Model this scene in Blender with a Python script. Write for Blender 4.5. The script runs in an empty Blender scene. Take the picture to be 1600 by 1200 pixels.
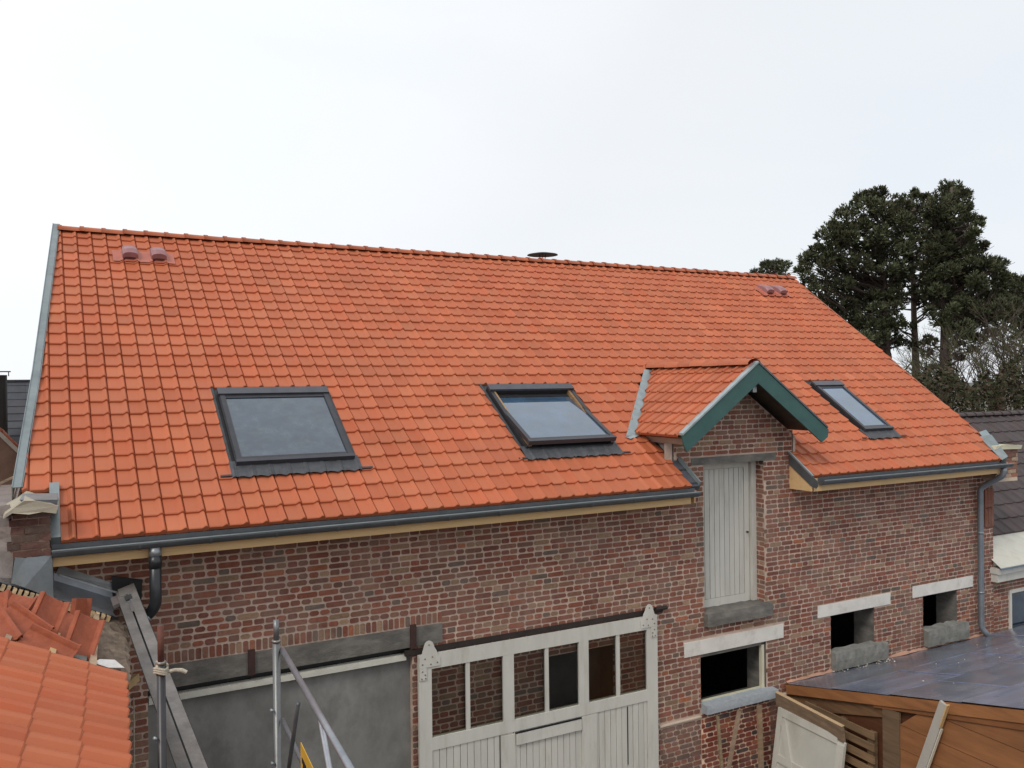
import bpy, math, random
import numpy as np
from mathutils import Vector, Matrix
R = math.radians
V = Vector
random.seed(7)
rnd = random.uniform
SC = bpy.context.scene
COL = SC.collection

# ------------------------------------------------------------------ camera
D = 9.0516
CR = V((0.8787, -0.4772, -0.01125)); CU = V((0.0108, -0.0037, 0.99993)); CF = V((0.4773, 0.8787, -0.0019))
CR = (CR - CF * CR.dot(CF)).normalized(); CU = CR.cross(CF)
FPX = 1345.0
cam = bpy.data.cameras.new('camera'); camo = bpy.data.objects.new('camera', cam); COL.objects.link(camo)
camo.matrix_world = Matrix(((CR.x, CU.x, -CF.x, 0), (CR.y, CU.y, -CF.y, -D), (CR.z, CU.z, -CF.z, 0), (0, 0, 0, 1)))
cam.sensor_width = 36; cam.lens = FPX * 36 / 1600; cam.clip_end = 3000; cam.clip_start = 0.05
SC.camera = camo
def ray(x, y): return CR * ((x - 800) / FPX) - CU * ((y - 600) / FPX) + CF
def far(x, y, d): return V((0, -D, 0)) + ray(x, y) * d       # where a far tree stands: bearing, height, distance

# ------------------------------------------------------------------ world and sun (overcast)
SUN_AZ, SUN_EL = R(238), R(46)     # azimuth clockwise from +y
sdir = V((math.sin(SUN_AZ) * math.cos(SUN_EL), math.cos(SUN_AZ) * math.cos(SUN_EL), math.sin(SUN_EL)))
w = bpy.data.worlds.new('World'); SC.world = w; w.use_nodes = True
nt = w.node_tree; nt.nodes.clear(); N = nt.nodes.new; L = nt.links.new
out = N('ShaderNodeOutputWorld'); bg = N('ShaderNodeBackground'); bg.inputs[1].default_value = 0.105
sky = N('ShaderNodeTexSky'); sky.sky_type = 'NISHITA'; sky.sun_disc = False; sky.sun_elevation = SUN_EL; sky.sun_rotation = SUN_AZ
tc = N('ShaderNodeTexCoord'); mp = N('ShaderNodeMapping'); mp.inputs['Scale'].default_value = (1, 1, 2.6)
n1 = N('ShaderNodeTexNoise'); n1.inputs['Scale'].default_value = 1.7; n1.inputs['Detail'].default_value = 5; n1.inputs['Roughness'].default_value = .5
n1.inputs['Distortion'].default_value = .5
cr = N('ShaderNodeValToRGB'); cr.color_ramp.elements[0].position = .33; cr.color_ramp.elements[1].position = .66
cr.color_ramp.elements[0].color = (.85, .895, .945, 1); cr.color_ramp.elements[1].color = (.92, .94, .965, 1)
dt = N('ShaderNodeVectorMath'); dt.operation = 'DOT_PRODUCT'; dt.inputs[1].default_value = V((-0.35, 0.75, 0.56)).normalized()
mr = N('ShaderNodeMapRange'); mr.inputs['From Min'].default_value = .55; mr.inputs['From Max'].default_value = 1.0
mr.inputs['To Min'].default_value = 9.7; mr.inputs['To Max'].default_value = 11.8
ml = N('ShaderNodeVectorMath'); ml.operation = 'SCALE'
mx = N('ShaderNodeMix'); mx.data_type = 'RGBA'; mx.inputs[0].default_value = .93
L(tc.outputs['Generated'], mp.inputs[0]); L(mp.outputs[0], n1.inputs[0]); L(n1.outputs[0], cr.inputs[0])
L(tc.outputs['Generated'], dt.inputs[0]); L(dt.outputs['Value'], mr.inputs[0]); L(cr.outputs[0], ml.inputs[0]); L(mr.outputs[0], ml.inputs['Scale'])
L(sky.outputs[0], mx.inputs[6]); L(ml.outputs[0], mx.inputs[7]); L(mx.outputs[2], bg.inputs[0]); L(bg.outputs[0], out.inputs[0])
sl = bpy.data.lights.new('sun', 'SUN'); sl.energy = 1.5; sl.angle = R(20); sl.color = (1, .95, .88)
so = bpy.data.objects.new('sun', sl); COL.objects.link(so); so.rotation_euler = sdir.to_track_quat('Z', 'Y').to_euler(); so.location = (-5, -12, 14)
SC.view_settings.view_transform = 'Standard'; SC.view_settings.look = 'None'; SC.view_settings.gamma = 1
SC.view_settings.exposure = 0.0
SC.render.engine = 'CYCLES'

# ------------------------------------------------------------------ materials
MATS = {}
def mat(name, base, rough=.7, nscale=6, namt=.25, bump=0.0, bscale=60, metal=0.0, spec=.5, stain=None, stretch=(1, 1, 1), coat=0, sthr=(.5, .68)):
    m = bpy.data.materials.new(name); m.use_nodes = True; t = m.node_tree; n = t.nodes; l = t.links
    b = n['Principled BSDF']; b.inputs['Roughness'].default_value = rough; b.inputs['Metallic'].default_value = metal
    b.inputs['Specular IOR Level'].default_value = spec; b.inputs['Coat Weight'].default_value = coat
    at = n.new('ShaderNodeAttribute'); at.attribute_name = 'col'
    tc = n.new('ShaderNodeTexCoord'); mp = n.new('ShaderNodeMapping'); mp.inputs['Scale'].default_value = stretch
    l.new(tc.outputs['Object'], mp.inputs[0])
    no = n.new('ShaderNodeTexNoise'); no.inputs['Scale'].default_value = nscale; no.inputs['Detail'].default_value = 6; no.inputs['Roughness'].default_value = .62
    l.new(mp.outputs[0], no.inputs[0])
    r = n.new('ShaderNodeMapRange'); r.inputs['From Min'].default_value = .3; r.inputs['From Max'].default_value = .7
    r.inputs['To Min'].default_value = 1 - namt; r.inputs['To Max'].default_value = 1 + namt
    l.new(no.outputs[0], r.inputs[0])
    mu = n.new('ShaderNodeVectorMath'); mu.operation = 'SCALE'; mu.inputs[0].default_value = base
    l.new(r.outputs[0], mu.inputs['Scale'])
    m2 = n.new('ShaderNodeVectorMath'); m2.operation = 'MULTIPLY'; l.new(mu.outputs[0], m2.inputs[0]); l.new(at.outputs['Color'], m2.inputs[1])
    last = m2.outputs[0]
    if stain:
        n2 = n.new('ShaderNodeTexNoise'); n2.inputs['Scale'].default_value = stain[1]; n2.inputs['Detail'].default_value = 8; n2.inputs['Roughness'].default_value = .7
        l.new(mp.outputs[0], n2.inputs[0])
        r2 = n.new('ShaderNodeMapRange'); r2.inputs['From Min'].default_value = sthr[0]; r2.inputs['From Max'].default_value = sthr[1]; r2.inputs['To Max'].default_value = stain[2]
        l.new(n2.outputs[0], r2.inputs[0])
        mi = n.new('ShaderNodeMix'); mi.data_type = 'RGBA'; l.new(r2.outputs[0], mi.inputs[0]); l.new(last, mi.inputs[6]); mi.inputs[7].default_value = (*stain[0], 1)
        last = mi.outputs[2]
    l.new(last, b.inputs['Base Color'])
    if bump:
        nb = n.new('ShaderNodeTexNoise'); nb.inputs['Scale'].default_value = bscale; nb.inputs['Detail'].default_value = 4
        l.new(mp.outputs[0], nb.inputs[0])
        bp = n.new('ShaderNodeBump'); bp.inputs['Strength'].default_value = bump; bp.inputs['Distance'].default_value = .01
        l.new(nb.outputs[0], bp.inputs['Height']); l.new(bp.outputs[0], b.inputs['Normal'])
    MATS[name] = m; return m
mat('tile', (.445, .124, .054), .55, 1.3, .07, .15, 25, stain=((.42, .14, .08), 2.2, .35), spec=.3)
mat('tile_worn', (.33, .088, .042), .6, 9, .25, .25, 40, stain=((.20, .06, .035), 5, .5), spec=.3)
mat('brick', (1.45, 1.42, 1.27), .9, 30, .22, .5, 90, spec=.2, stain=((.34, .23, .18), 1.7, .5), sthr=(.42, .72))
mat('mortar', (.55, .415, .34), .95, 2.5, .22, .6, 120, spec=.15, stain=((.33, .25, .205), 1.1, .6))
mat('zinc', (.25, .285, .29), .42, 5, .14, .1, 20, metal=.55, stain=((.16, .18, .19), 3, .5))
mat('gutter_zinc', (.13, .14, .15), .45, 6, .18, .1, 20, metal=.5)
mat('galvanised', (.34, .355, .37), .4, 8, .16, .1, 30, metal=.6, stain=((.15, .14, .13), 6, .35))
mat('dark_metal', (.042, .042, .046), .38, 8, .15, 0, metal=.3)
mat('lead', (.060, .062, .066), .6, 12, .25, .2, 30, metal=.2)
mat('glass_roof', (.018, .036, .062), .05, 3, .3, .03, 4, spec=1.0, coat=1.0, stain=((.075, .11, .13), 7, .6), sthr=(.45, .7))
MATS['glass_roof'].node_tree.nodes['Principled BSDF'].inputs['IOR'].default_value = 1.5
mat('wood_new', (.70, .47, .23), .7, 3, .16, .2, 30, stretch=(.5, 4, 8), stain=((.48, .27, .11), 3, .5))
mat('wood_old', (.30, .23, .165), .85, 4, .3, .4, 40, stretch=(1, 1, 4), stain=((.13, .10, .08), 3, .5))
mat('wood_orange', (.30, .125, .048), .62, 3, .2, .2, 30, stretch=(1, .5, 5), stain=((.17, .07, .032), 1.3, .5))
mat('pallet', (.30, .185, .095), .85, 4, .3, .3, 30, stretch=(1, .5, 6))
mat('green_paint', (.038, .105, .095), .5, 5, .14, .12, 25)
mat('white_paint', (.58, .56, .505), .6, 2.5, .07, .12, 40, stain=((.36, .32, .25), 3, .45), sthr=(.52, .72), stretch=(2.5, 1, .5))
mat('white_stone', (.70, .665, .61), .85, 3, .08, .3, 50, stain=((.40, .36, .31), 5, .4))
mat('concrete', (.185, .17, .15), .92, 4, .3, .5, 50, stain=((.085, .082, .075), 2.6, .75), sthr=(.42, .62), stretch=(1, 1, 2.5))
mat('rough_stone', (.215, .21, .19), .95, 9, .3, .9, 25, stain=((.12, .13, .09), 5, .5))
mat('blue_stone', (.33, .36, .39), .7, 25, .14, .2, 60, stain=((.52, .52, .50), 12, .4))
mat('render', (.235, .23, .215), .9, 1.3, .22, .3, 9, stain=((.13, .125, .115), 2.2, .7), sthr=(.42, .62), stretch=(1, 1, .7))
mat('black', (.012, .012, .013), .5, 4, .2)
mat('pvc', (.022, .024, .027), .32, 8, .3, stain=((.10, .10, .10), 14, .3), sthr=(.62, .7))
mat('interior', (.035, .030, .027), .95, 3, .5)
mat('rust', (.12, .045, .03), .8, 12, .35, .3, 60)
mat('slate', (.055, .058, .068), .6, 4, .2, .1, 30)
mat('brown_tile', (.060, .043, .042), .7, 2, .25, .1, 30)
mat('vent_plastic', (.36, .155, .12), .45, 8, .12)
mat('sheet', (.125, .142, .19), .22, 1.2, .35, .05, 6, spec=.8, stain=((.19, .175, .175), 1.6, .6), sthr=(.42, .7), stretch=(.6, 3, 1))
mat('bark', (.105, .075, .06), .95, 3, .3, .6, 14)
mat('bark_moss', (.085, .085, .035), .95, 3, .4, .5, 14)
mat('needle', (1, 1, 1), .75, 1.2, .25, spec=.2)
mat('leaf', (1, 1, 1), .8, 2, .3, spec=.2)
mat('ground', (.10, .088, .07), .95, .8, .3, .5, 6, stain=((.06, .07, .035), .15, .8))
mat('membrane', (.13, .13, .125), .8, 6, .25, .3, 15)
mat('debris', (.17, .125, .09), .95, 9, .45, .9, 20)
mat('sign_yellow', (.62, .36, .035), .5, 8, .1)
mat('rope', (.42, .38, .30), .9, 40, .3)
mat('plaster', (.34, .29, .27), .95, 4, .25, .8, 18, stain=((.20, .14, .12), 4, .6))
mat('old_tile', (.17, .095, .065), .85, 3, .35, .4, 20)
mat('paper', (.6, .58, .56), .8, 9, .15)
def glass_pane():
    m = bpy.data.materials.new('pane_glass'); m.use_nodes = True; t = m.node_tree; n = t.nodes; l = t.links
    n.remove(n['Principled BSDF']); o = n['Material Output']
    a = n.new('ShaderNodeBsdfTransparent'); a.inputs[0].default_value = (.96, .95, .93, 1)
    g = n.new('ShaderNodeBsdfGlossy'); g.inputs[0].default_value = (.38, .42, .46, 1); g.inputs['Roughness'].default_value = .04
    f = n.new('ShaderNodeFresnel'); f.inputs[0].default_value = 1.5
    mi = n.new('ShaderNodeMixShader'); l.new(f.outputs[0], mi.inputs[0]); l.new(a.outputs[0], mi.inputs[1]); l.new(g.outputs[0], mi.inputs[2]); l.new(mi.outputs[0], o.inputs[0])
    MATS['pane_glass'] = m
glass_pane()

# ------------------------------------------------------------------ mesh builder
class Fr:
    def __init__(s, O, U, W, N=None):
        s.O, s.U, s.W = V(O), V(U), V(W); s.N = V(N) if N else s.U.cross(s.W)
    def __call__(s, u, v, h=0.0): return s.O + s.U * u + s.W * v + s.N * h
WORLD = Fr((0, 0, 0), (1, 0, 0), (0, 1, 0), (0, 0, 1))
class MB:
    def __init__(s): s.v = []; s.f = []; s.m = []; s.c = []; s.names = []
    def mi(s, name):
        if name not in s.names: s.names.append(name)
        return s.names.index(name)
    def face(s, pts, m, c=(1, 1, 1)):
        b = len(s.v); s.v.extend([tuple(p) for p in pts]); s.f.append(tuple(range(b, b + len(pts)))); s.m.append(s.mi(m)); s.c.append(c)
    def poly(s, verts, faces, m, c=(1, 1, 1)):
        b = len(s.v); s.v.extend([tuple(p) for p in verts]); k = s.mi(m)
        for f in faces: s.f.append(tuple(b + i for i in f)); s.m.append(k); s.c.append(c)
    def box(s, fr, a, b, m, c=(1, 1, 1), j=0.0):
        (u0, v0, h0), (u1, v1, h1) = a, b
        q = [fr(u + rnd(-j, j), v + rnd(-j, j), h + rnd(-j, j)) for h in (h0, h1) for v in (v0, v1) for u in (u0, u1)]
        s.poly(q, [(0, 2, 3, 1), (4, 5, 7, 6), (0, 1, 5, 4), (2, 6, 7, 3), (0, 4, 6, 2), (1, 3, 7, 5)], m, c)
    def tube(s, pts, r, m, n=10, c=(1, 1, 1), cap=True, smooth=True):
        pts = [V(p) for p in pts]; rs = r if isinstance(r, (list, tuple)) else [r] * len(pts)
        b = len(s.v); k = s.mi(m); up = None
        for i, p in enumerate(pts):
            d = (pts[min(i + 1, len(pts) - 1)] - pts[max(i - 1, 0)]).normalized()
            if up is None or abs(d.dot(up)) > .98: up = V((0, 0, 1)) if abs(d.z) < .9 else V((1, 0, 0))
            x = d.cross(up).normalized(); y = x.cross(d).normalized(); up = y
            for a in range(n):
                t = 2 * math.pi * a / n; s.v.append(tuple(p + (x * math.cos(t) + y * math.sin(t)) * rs[i]))
        for i in range(len(pts) - 1):
            for a in range(n):
                a2 = (a + 1) % n; s.f.append((b + i * n + a, b + (i + 1) * n + a, b + (i + 1) * n + a2, b + i * n + a2)); s.m.append(k); s.c.append(c)
        if cap:
            s.f.append(tuple(b + a for a in range(n))); s.m.append(k); s.c.append(c)
            e = b + (len(pts) - 1) * n; s.f.append(tuple(e + a for a in reversed(range(n)))); s.m.append(k); s.c.append(c)
    def prism(s, fr, outline, h0, h1, m, c=(1, 1, 1)):
        n = len(outline); q = [fr(u, v, h0) for u, v in outline] + [fr(u, v, h1) for u, v in outline]
        s.poly(q, [tuple(reversed(range(n))), tuple(range(n, 2 * n))] + [(i, (i + 1) % n, n + (i + 1) % n, n + i) for i in range(n)], m, c)
    def build(s, name, parent=None, smooth=False):
        me = bpy.data.meshes.new(name); me.from_pydata(s.v, [], s.f)
        for nm in s.names: me.materials.append(MATS[nm])
        me.polygons.foreach_set('material_index', s.m)
        ca = me.color_attributes.new('col', 'FLOAT_COLOR', 'CORNER')
        ln = np.array([len(f) for f in s.f]); arr = np.repeat(np.array([(*c, 1) for c in s.c], dtype=np.float32), ln, axis=0)
        ca.data.foreach_set('color', arr.ravel())
        if smooth: me.polygons.foreach_set('use_smooth', [True] * len(s.f))
        me.update()
        o = bpy.data.objects.new(name, me); COL.objects.link(o)
        if parent:
            o.parent = parent; o.matrix_parent_inverse = PINV(parent)
        return o
ORG = {}
def PINV(p): return Matrix.Translation(-V(p.location))
def tag(o, label=None, cat=None, group=None, kind=None):
    if label: o['label'] = label
    if cat: o['category'] = cat
    if group: o['group'] = group
    if kind: o['kind'] = kind
    return o
def thing(name, loc, label, cat, group=None):
    o = bpy.data.objects.new(name, None); COL.objects.link(o); o.location = loc; o.empty_display_size = .2
    return tag(o, label, cat, group)
def centre(o):           # put a one-mesh thing's origin at its base
    vs = [v.co for v in o.data.vertices]; c = V((sum(v.x for v in vs) / len(vs), sum(v.y for v in vs) / len(vs), min(v.z for v in vs)))
    o.data.transform(Matrix.Translation(-c)); o.location = c; return o
def single(mb, name, label, cat, group=None, smooth=False, kind=None): return tag(centre(mb.build(name, None, smooth)), label, cat, group, kind)
def S(mb, name, parent, smooth=False): return mb.build(name, parent, smooth)
def onebox(name, parent, a, b, m, fr=WORLD, c=(1, 1, 1), j=0.0):
    q = MB(); q.box(fr, a, b, m, c, j); return q.build(name, parent)

# ------------------------------------------------------------------ generators
BR = [((.165, .060, .044), 34), ((.135, .056, .046), 30), ((.13, .074, .062), 14), ((.20, .130, .092), 11), ((.095, .074, .068), 4), ((.215, .082, .050), 4), ((.16, .082, .062), 14)]
BR_DARK = [((.15, .035, .025), 40), ((.10, .035, .03), 20), ((.05, .04, .045), 14), ((.19, .06, .035), 14)]
BR_FADE = [((.15, .07, .055), 30), ((.13, .075, .065), 22), ((.11, .075, .07), 14), ((.19, .08, .055), 16)]
def pick(pal):
    c = random.choices([a for a, _ in pal], [b for _, b in pal])[0]; k = rnd(.8, 1.2)
    return tuple(x * k for x in c)
def cut(iv, holes):
    for a, b in holes:
        o = []
        for p, q in iv:
            if b <= p or a >= q: o.append((p, q)); continue
            if a > p: o.append((p, a))
            if b < q: o.append((b, q))
        iv = o
    return iv
def bricks(mb, fr, ivf, v0, v1, pal=BR, course=.0683, joint=.0168, vertical=False, pro=.006, seed=1):
    rg = random.Random(seed); nrow = int((v1 - v0) / course + .5)
    for k in range(nrow):
        a, b = v0 + k * course, v0 + (k + 1) * course - joint
        pitch = .2305 if k % 2 else .1153
        off = (0 if k % 2 else .0288) + rg.uniform(-.03, .03)
        for p, q in ivf((a + b) / 2):
            x = math.floor((p - off) / pitch) * pitch + off
            while x < q:
                wdt = pitch
                if k % 2 and rg.random() < .10: wdt = pitch / 2
                x0, x1 = max(x, p) + (0 if x < p else 0), min(x + wdt - joint, q)
                x += wdt
                if x1 - x0 < .03: continue
                c = rg.uniform(.009, .019); j = lambda: rg.uniform(-.0028, .0028)
                A, B = a + j(), b + j(); X0 = x0 + (j() if x0 > p else 0); X1 = x1 + (j() if x1 < q else 0)
                c0 = 0.002 if x0 <= p else c; c1 = 0.002 if x1 >= q else c
                o = [(X0 + c0, A), (X1 - c1, A + j()), (X1, A + c * .8), (X1, B - c * .8), (X1 - c1, B + j()), (X0 + c0, B), (X0, B - c * .8), (X0, A + c * .8)]
                h = pro + rg.uniform(-.002, .002)
                vs = [fr(u, v, h) for u, v in o] + [fr(u, v, -.004) for u, v in o]
                mb.poly(vs, [tuple(range(8))] + [(i, i + 8, (i + 1) % 8 + 8, (i + 1) % 8) for i in range(8)], 'brick', pick(pal))
PROF = [(0, -.012, 0), (.035, .007, 0), (.66, .005, 0), (.74, .016, 1), (.82, .029, 1), (.90, .030, 1), (.955, .016, 1), (1.0, -.012, 1)]
PROF2 = [(0, -.004, 0), (.08, .016, 0), (.20, .044, 0), (.34, .056, 0), (.50, .052, 0), (.66, .034, 0), (.80, .010, 0), (.92, -.002, 0), (1, -.006, 0)]
def tiles(mb, fr, ivf, u_off, pitch, s0, nrow, gauge, m='tile', prof=PROF, lift=.032, smax=99, var=.09, seed=3, mirror=False, fine=1.0):
    rg = random.Random(seed)
    for k in range(nrow):
        a = s0 + k * gauge; b = min(a + gauge + .035, smax)
        if b - a < .03: continue
        IM, IA, IB = ivf(a + gauge * .5), ivf(a), ivf(b)
        ok = len(IA) == len(IB) == len(IM)
        for ii, (pm, qm) in enumerate(IM):
            (pa, qa), (pb, qb) = (IA[ii], IB[ii]) if ok else ((pm, qm), (pm, qm))
            if abs(pa - pm) > .2 or abs(pb - pm) > .2: pa = pb = pm
            if abs(qa - qm) > .2 or abs(qb - qm) > .2: qa = qb = qm
            p, q = min(pa, pb), max(qa, qb)
            x = math.floor((p - u_off) / pitch) * pitch + u_off
            while x < q:
                p0, p1 = max(x, p), min(x + pitch, q)
                if p1 - p0 > .012:
                    ca = lambda X: min(max(X, pa), qa)
                    cb = lambda X: min(max(X, pb), qb)
                    fs = sorted(set([(p0 - x) / pitch, (p1 - x) / pitch] + [t for t, _, _ in prof if p0 < x + t * pitch < p1]))
                    pr = prof if not mirror else [(1 - t, h, z) for t, h, z in reversed(prof)]
                    hh = [np.interp(t, [z[0] for z in pr], [z[1] for z in pr]) * fine for t in fs]
                    g = rg.gauss(0, var * .75); g2 = rg.gauss(0, .05); tw = rg.uniform(-.0025, .0025); ja = rg.uniform(-.003, .003)
                    c = (1 + g, max(.6, (1 + g) * (1 + g2)), max(.6, (1 + g) * (1 + 1.4 * g2)))
                    n = len(fs); hi = lift + rg.uniform(-.002, .002)
                    vs = []
                    for t, h in zip(fs, hh): vs.append(fr(ca(x + t * pitch), a + ja, -.004))
                    for t, h in zip(fs, hh): vs.append(fr(ca(x + t * pitch), a + ja, hi + h + tw * t - .006))
                    for t, h in zip(fs, hh): vs.append(fr(ca(x + t * pitch), a + ja + .010, hi + h + tw * t))
                    for t, h in zip(fs, hh): vs.append(fr(cb(x + t * pitch), b, .004 + h))
                    F = []
                    for i in range(n - 1):
                        for r_ in range(3): F.append((r_ * n + i, r_ * n + i + 1, (r_ + 1) * n + i + 1, (r_ + 1) * n + i))
                    mb.poly(vs, F, m, c)
                x += pitch
def wall_sheet(mb, fr, us, vs, inside, m):
    for i in range(len(us) - 1):
        for j in range(len(vs) - 1):
            if inside((us[i] + us[i + 1]) / 2, (vs[j] + vs[j + 1]) / 2):
                mb.face([fr(us[i], vs[j]), fr(us[i + 1], vs[j]), fr(us[i + 1], vs[j + 1]), fr(us[i], vs[j + 1])], m)
def ridge_row(mb, A, B, n, r, m='tile', U=None, seed=1, drop=.75):
    rg = random.Random(seed); A, B = V(A), V(B); d = (B - A) / n; ax = d.normalized(); side = ax.cross(V((0, 0, 1))).normalized(); up = V((0, 0, 1))
    for i in range(n):
        g = rg.gauss(0, .07); c = (1 + g, 1 + g, 1 + g); P = A + d * i; jj = rg.uniform(-.004, .004)
        rings = [(-.015, r * 1.16), (.035, r * 1.16), (.045, r * 1.02), (d.length * .9, r * .95), (d.length + .01, r * .95)]
        vs = []; n2 = 9
        for t, rr in rings:
            for a in range(n2):
                an = math.pi * (a / (n2 - 1)); vs.append(P + ax * t + side * (math.cos(an) * rr * 1.15) + up * (math.sin(an) * rr * drop + jj))
        F = [(k * n2 + a, k * n2 + a + 1, (k + 1) * n2 + a + 1, (k + 1) * n2 + a) for k in range(len(rings) - 1) for a in range(n2 - 1)] + [tuple(range(n2))]
        mb.poly(vs, F, m, c)

# ================================================================== SETTING
g = MB(); g.face([(-900, -900, -6), (900, -900, -6), (900, 900, -6), (-900, 900, -6)], 'ground')
tag(g.build('ground'), kind='structure')

# ================================================================== THE BARN
PIT = 0.61314; cP, sP = math.cos(PIT), math.sin(PIT)
ROOF = Fr((0, -.40, -1.37), (1, 0, 0), (0, cP, sP), (0, -sP, cP))
WALL = Fr((0, 0, 0), (1, 0, 0), (0, 0, 1), (0, -1, 0))
def WALLY(y): return Fr((0, y, 0), (1, 0, 0), (0, 0, 1), (0, -1, 0))
barn = thing('brick_barn', (7, 2, -6), 'long brick barn with bright orange tiled roof, three roof windows and a green gable', 'barn')
XL, XR = -.12, 14.27
WIN = [(7.775, 8.98, -4.49, -3.72), (10.29, 11.25, -4.22, -3.54), (12.41, 13.28, -4.20, -3.52)]
DOOR = (7.855, 8.975, -3.19, -1.15)
PANEL = (.85, 3.60, -6, -2.96)
PEEK = (5.34, 6.34, -4.4, -3.36)
DXC, DZA = 8.42, -.02
def wall_iv(z):
    if z < -1.40: iv = [(XL, XR)]
    elif z < -.84: iv = [(7.36, 9.52)]
    else:
        hw = min((DZA - z) / .703, 1.1); iv = [(DXC - hw, DXC + hw)] if hw > .03 else []
    H = [(a, b) for a, b, c, d in WIN + [DOOR, PANEL, PEEK] if c < z < d]
    if z > -1.155 and z < -1.045: H.append((7.65, 9.2))
    if -2.96 < z < -2.735: H.append((.95, 3.96))
    if -2.735 < z < -2.60: H.append((.95, 3.96))
    for (a, b, z0, z1) in ((7.49, 9.31, -3.72, -3.52), (10.015, 11.615, -3.54, -3.362), (12.15, 13.69, -3.52, -3.333)):
        if z0 < z < z1: H.append((a, b))
    if -4.545 < z < -4.39: H.append((7.775, 9.08))
    if z < -4.545: H.append((7.06, 9.36))
    return cut(iv, H)
mb = MB()
us = sorted({XL, XR, 7.2, 9.6, *[w_[0] for w_ in WIN], *[w_[1] for w_ in WIN], DOOR[0], DOOR[1], PANEL[0], PANEL[1], PEEK[0], PEEK[1]})
vs_ = sorted({-6, -1.10, *[w_[2] for w_ in WIN], *[w_[3] for w_ in WIN], DOOR[2], DOOR[3], PANEL[3], PEEK[2], PEEK[3]})
hl = WIN + [DOOR, PANEL, PEEK]
wall_sheet(mb, WALL, us, vs_, lambda u, v: not any(a < u < b and c < v < d for a, b, c, d in hl), 'mortar')
mb.face([WALL(7.2, -1.10), WALL(9.6, -1.10), WALL(9.6, -.83), WALL(DXC, -.015), WALL(7.2, -.83)], 'mortar')
bricks(mb, WALL, wall_iv, -5.6, 0.0, seed=11)
# soldier course above the concrete lintel
x = .97
while x < 3.93:
    c = .008; o = [(x + c, -2.725), (x + .05 - c, -2.725), (x + .05, -2.717), (x + .05, -2.625), (x + .05 - c, -2.615), (x + c, -2.615), (x, -2.625), (x, -2.717)]
    vv = [WALL(u_ + rnd(-.002, .002), v_ + rnd(-.002, .002), .006) for u_, v_ in o] + [WALL(u_, v_, -.003) for u_, v_ in o]
    mb.poly(vv, [tuple(range(8))] + [(i, i + 8, (i + 1) % 8 + 8, (i + 1) % 8) for i in range(8)], 'brick', pick(BR)); x += .0655
# lower strips beside and under the first window
bricks(mb, WALLY(-.004), lambda z: [(7.06, 7.765), (9.05, 9.36)], -5.95, -4.55, pal=BR_FADE, seed=5)
INF = WALLY(-.010)
mb.face([INF(7.775, -6, -.004), INF(9.04, -6, -.004), INF(9.04, -4.5, -.004), INF(7.775, -4.5, -.004)], 'mortar', (1.5, 1.45, 1.3))
bricks(mb, INF, lambda z: [(7.78, 9.035)], -5.95, -4.53, pal=BR_DARK, seed=6, joint=.017, pro=.007)
# brick reveals of the openings
def reveal(a, b, c, d, dep, m, bricky=False):
    for X, s in ((a, 1), (b, -1)):
        mb.face([(X, 0, c), (X, dep, c), (X, dep, d), (X, 0, d)], m)
        if bricky and s == -1:
            fr = Fr((X, 0, 0), (0, 1, 0), (0, 0, 1), (-1, 0, 0)); bricks(mb, fr, lambda z: [(.004, .205)], c, d, seed=9)
    mb.face([(a, 0, c), (b, 0, c), (b, dep, c), (a, dep, c)], m); mb.face([(a, 0, d), (b, 0, d), (b, dep, d), (a, dep, d)], m)
reveal(*DOOR, .24, 'mortar', True)
for q in WIN: reveal(*q, .38, 'concrete')
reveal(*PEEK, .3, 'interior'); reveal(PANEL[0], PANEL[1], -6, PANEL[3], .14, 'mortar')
# gable walls, rear wall and cheeks behind the dormer
mb.face([(XL, 0, -6), (XL + .55, 9.3, -6), (XL + .55, 9.3, -1.3), (.33, 4.72, 2.15), (XL, 0, -1.12)], 'mortar', (.6, .55, .5))
mb.face([(XR, 0, -6), (XR + .45, 9.3, -6), (XR + .45, 9.3, -1.3), (14.5, 4.72, 2.15), (XR, 0, -1.12)], 'mortar', (.6, .55, .5))
mb.face([(XL + .55, 9.3, -6), (XR + .45, 9.3, -6), (XR + .45, 9.3, -1.3), (XL + .55, 9.3, -1.3)], 'mortar', (.6, .55, .5))
S(mb, 'wall', barn)
# brick pier pieces by the right corner
pm_ = MB()
for k in range(2):
    for i in range(3): pm_.box(WORLD, (14.02 + i * .085, -.03, -2.55 + k * .33), (14.095 + i * .085, .02, -2.24 + k * .33), 'brick', pick([((.13, .055, .04), 1)]))
S(pm_, 'corner_tiles', barn)
# interior linings (dark rooms behind the openings)
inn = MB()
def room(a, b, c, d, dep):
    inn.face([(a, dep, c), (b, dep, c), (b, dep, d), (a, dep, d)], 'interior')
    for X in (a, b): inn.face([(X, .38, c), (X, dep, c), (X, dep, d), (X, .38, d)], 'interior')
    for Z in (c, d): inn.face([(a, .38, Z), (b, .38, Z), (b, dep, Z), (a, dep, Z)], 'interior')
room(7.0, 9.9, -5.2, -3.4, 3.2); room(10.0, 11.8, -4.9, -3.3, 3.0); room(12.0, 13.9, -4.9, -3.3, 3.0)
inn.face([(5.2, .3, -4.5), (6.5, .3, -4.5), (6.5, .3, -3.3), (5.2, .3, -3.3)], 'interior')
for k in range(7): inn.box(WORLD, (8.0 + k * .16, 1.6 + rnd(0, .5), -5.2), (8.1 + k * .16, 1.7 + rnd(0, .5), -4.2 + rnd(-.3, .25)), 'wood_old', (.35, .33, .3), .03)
S(inn, 'interior_wall', barn)

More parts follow.
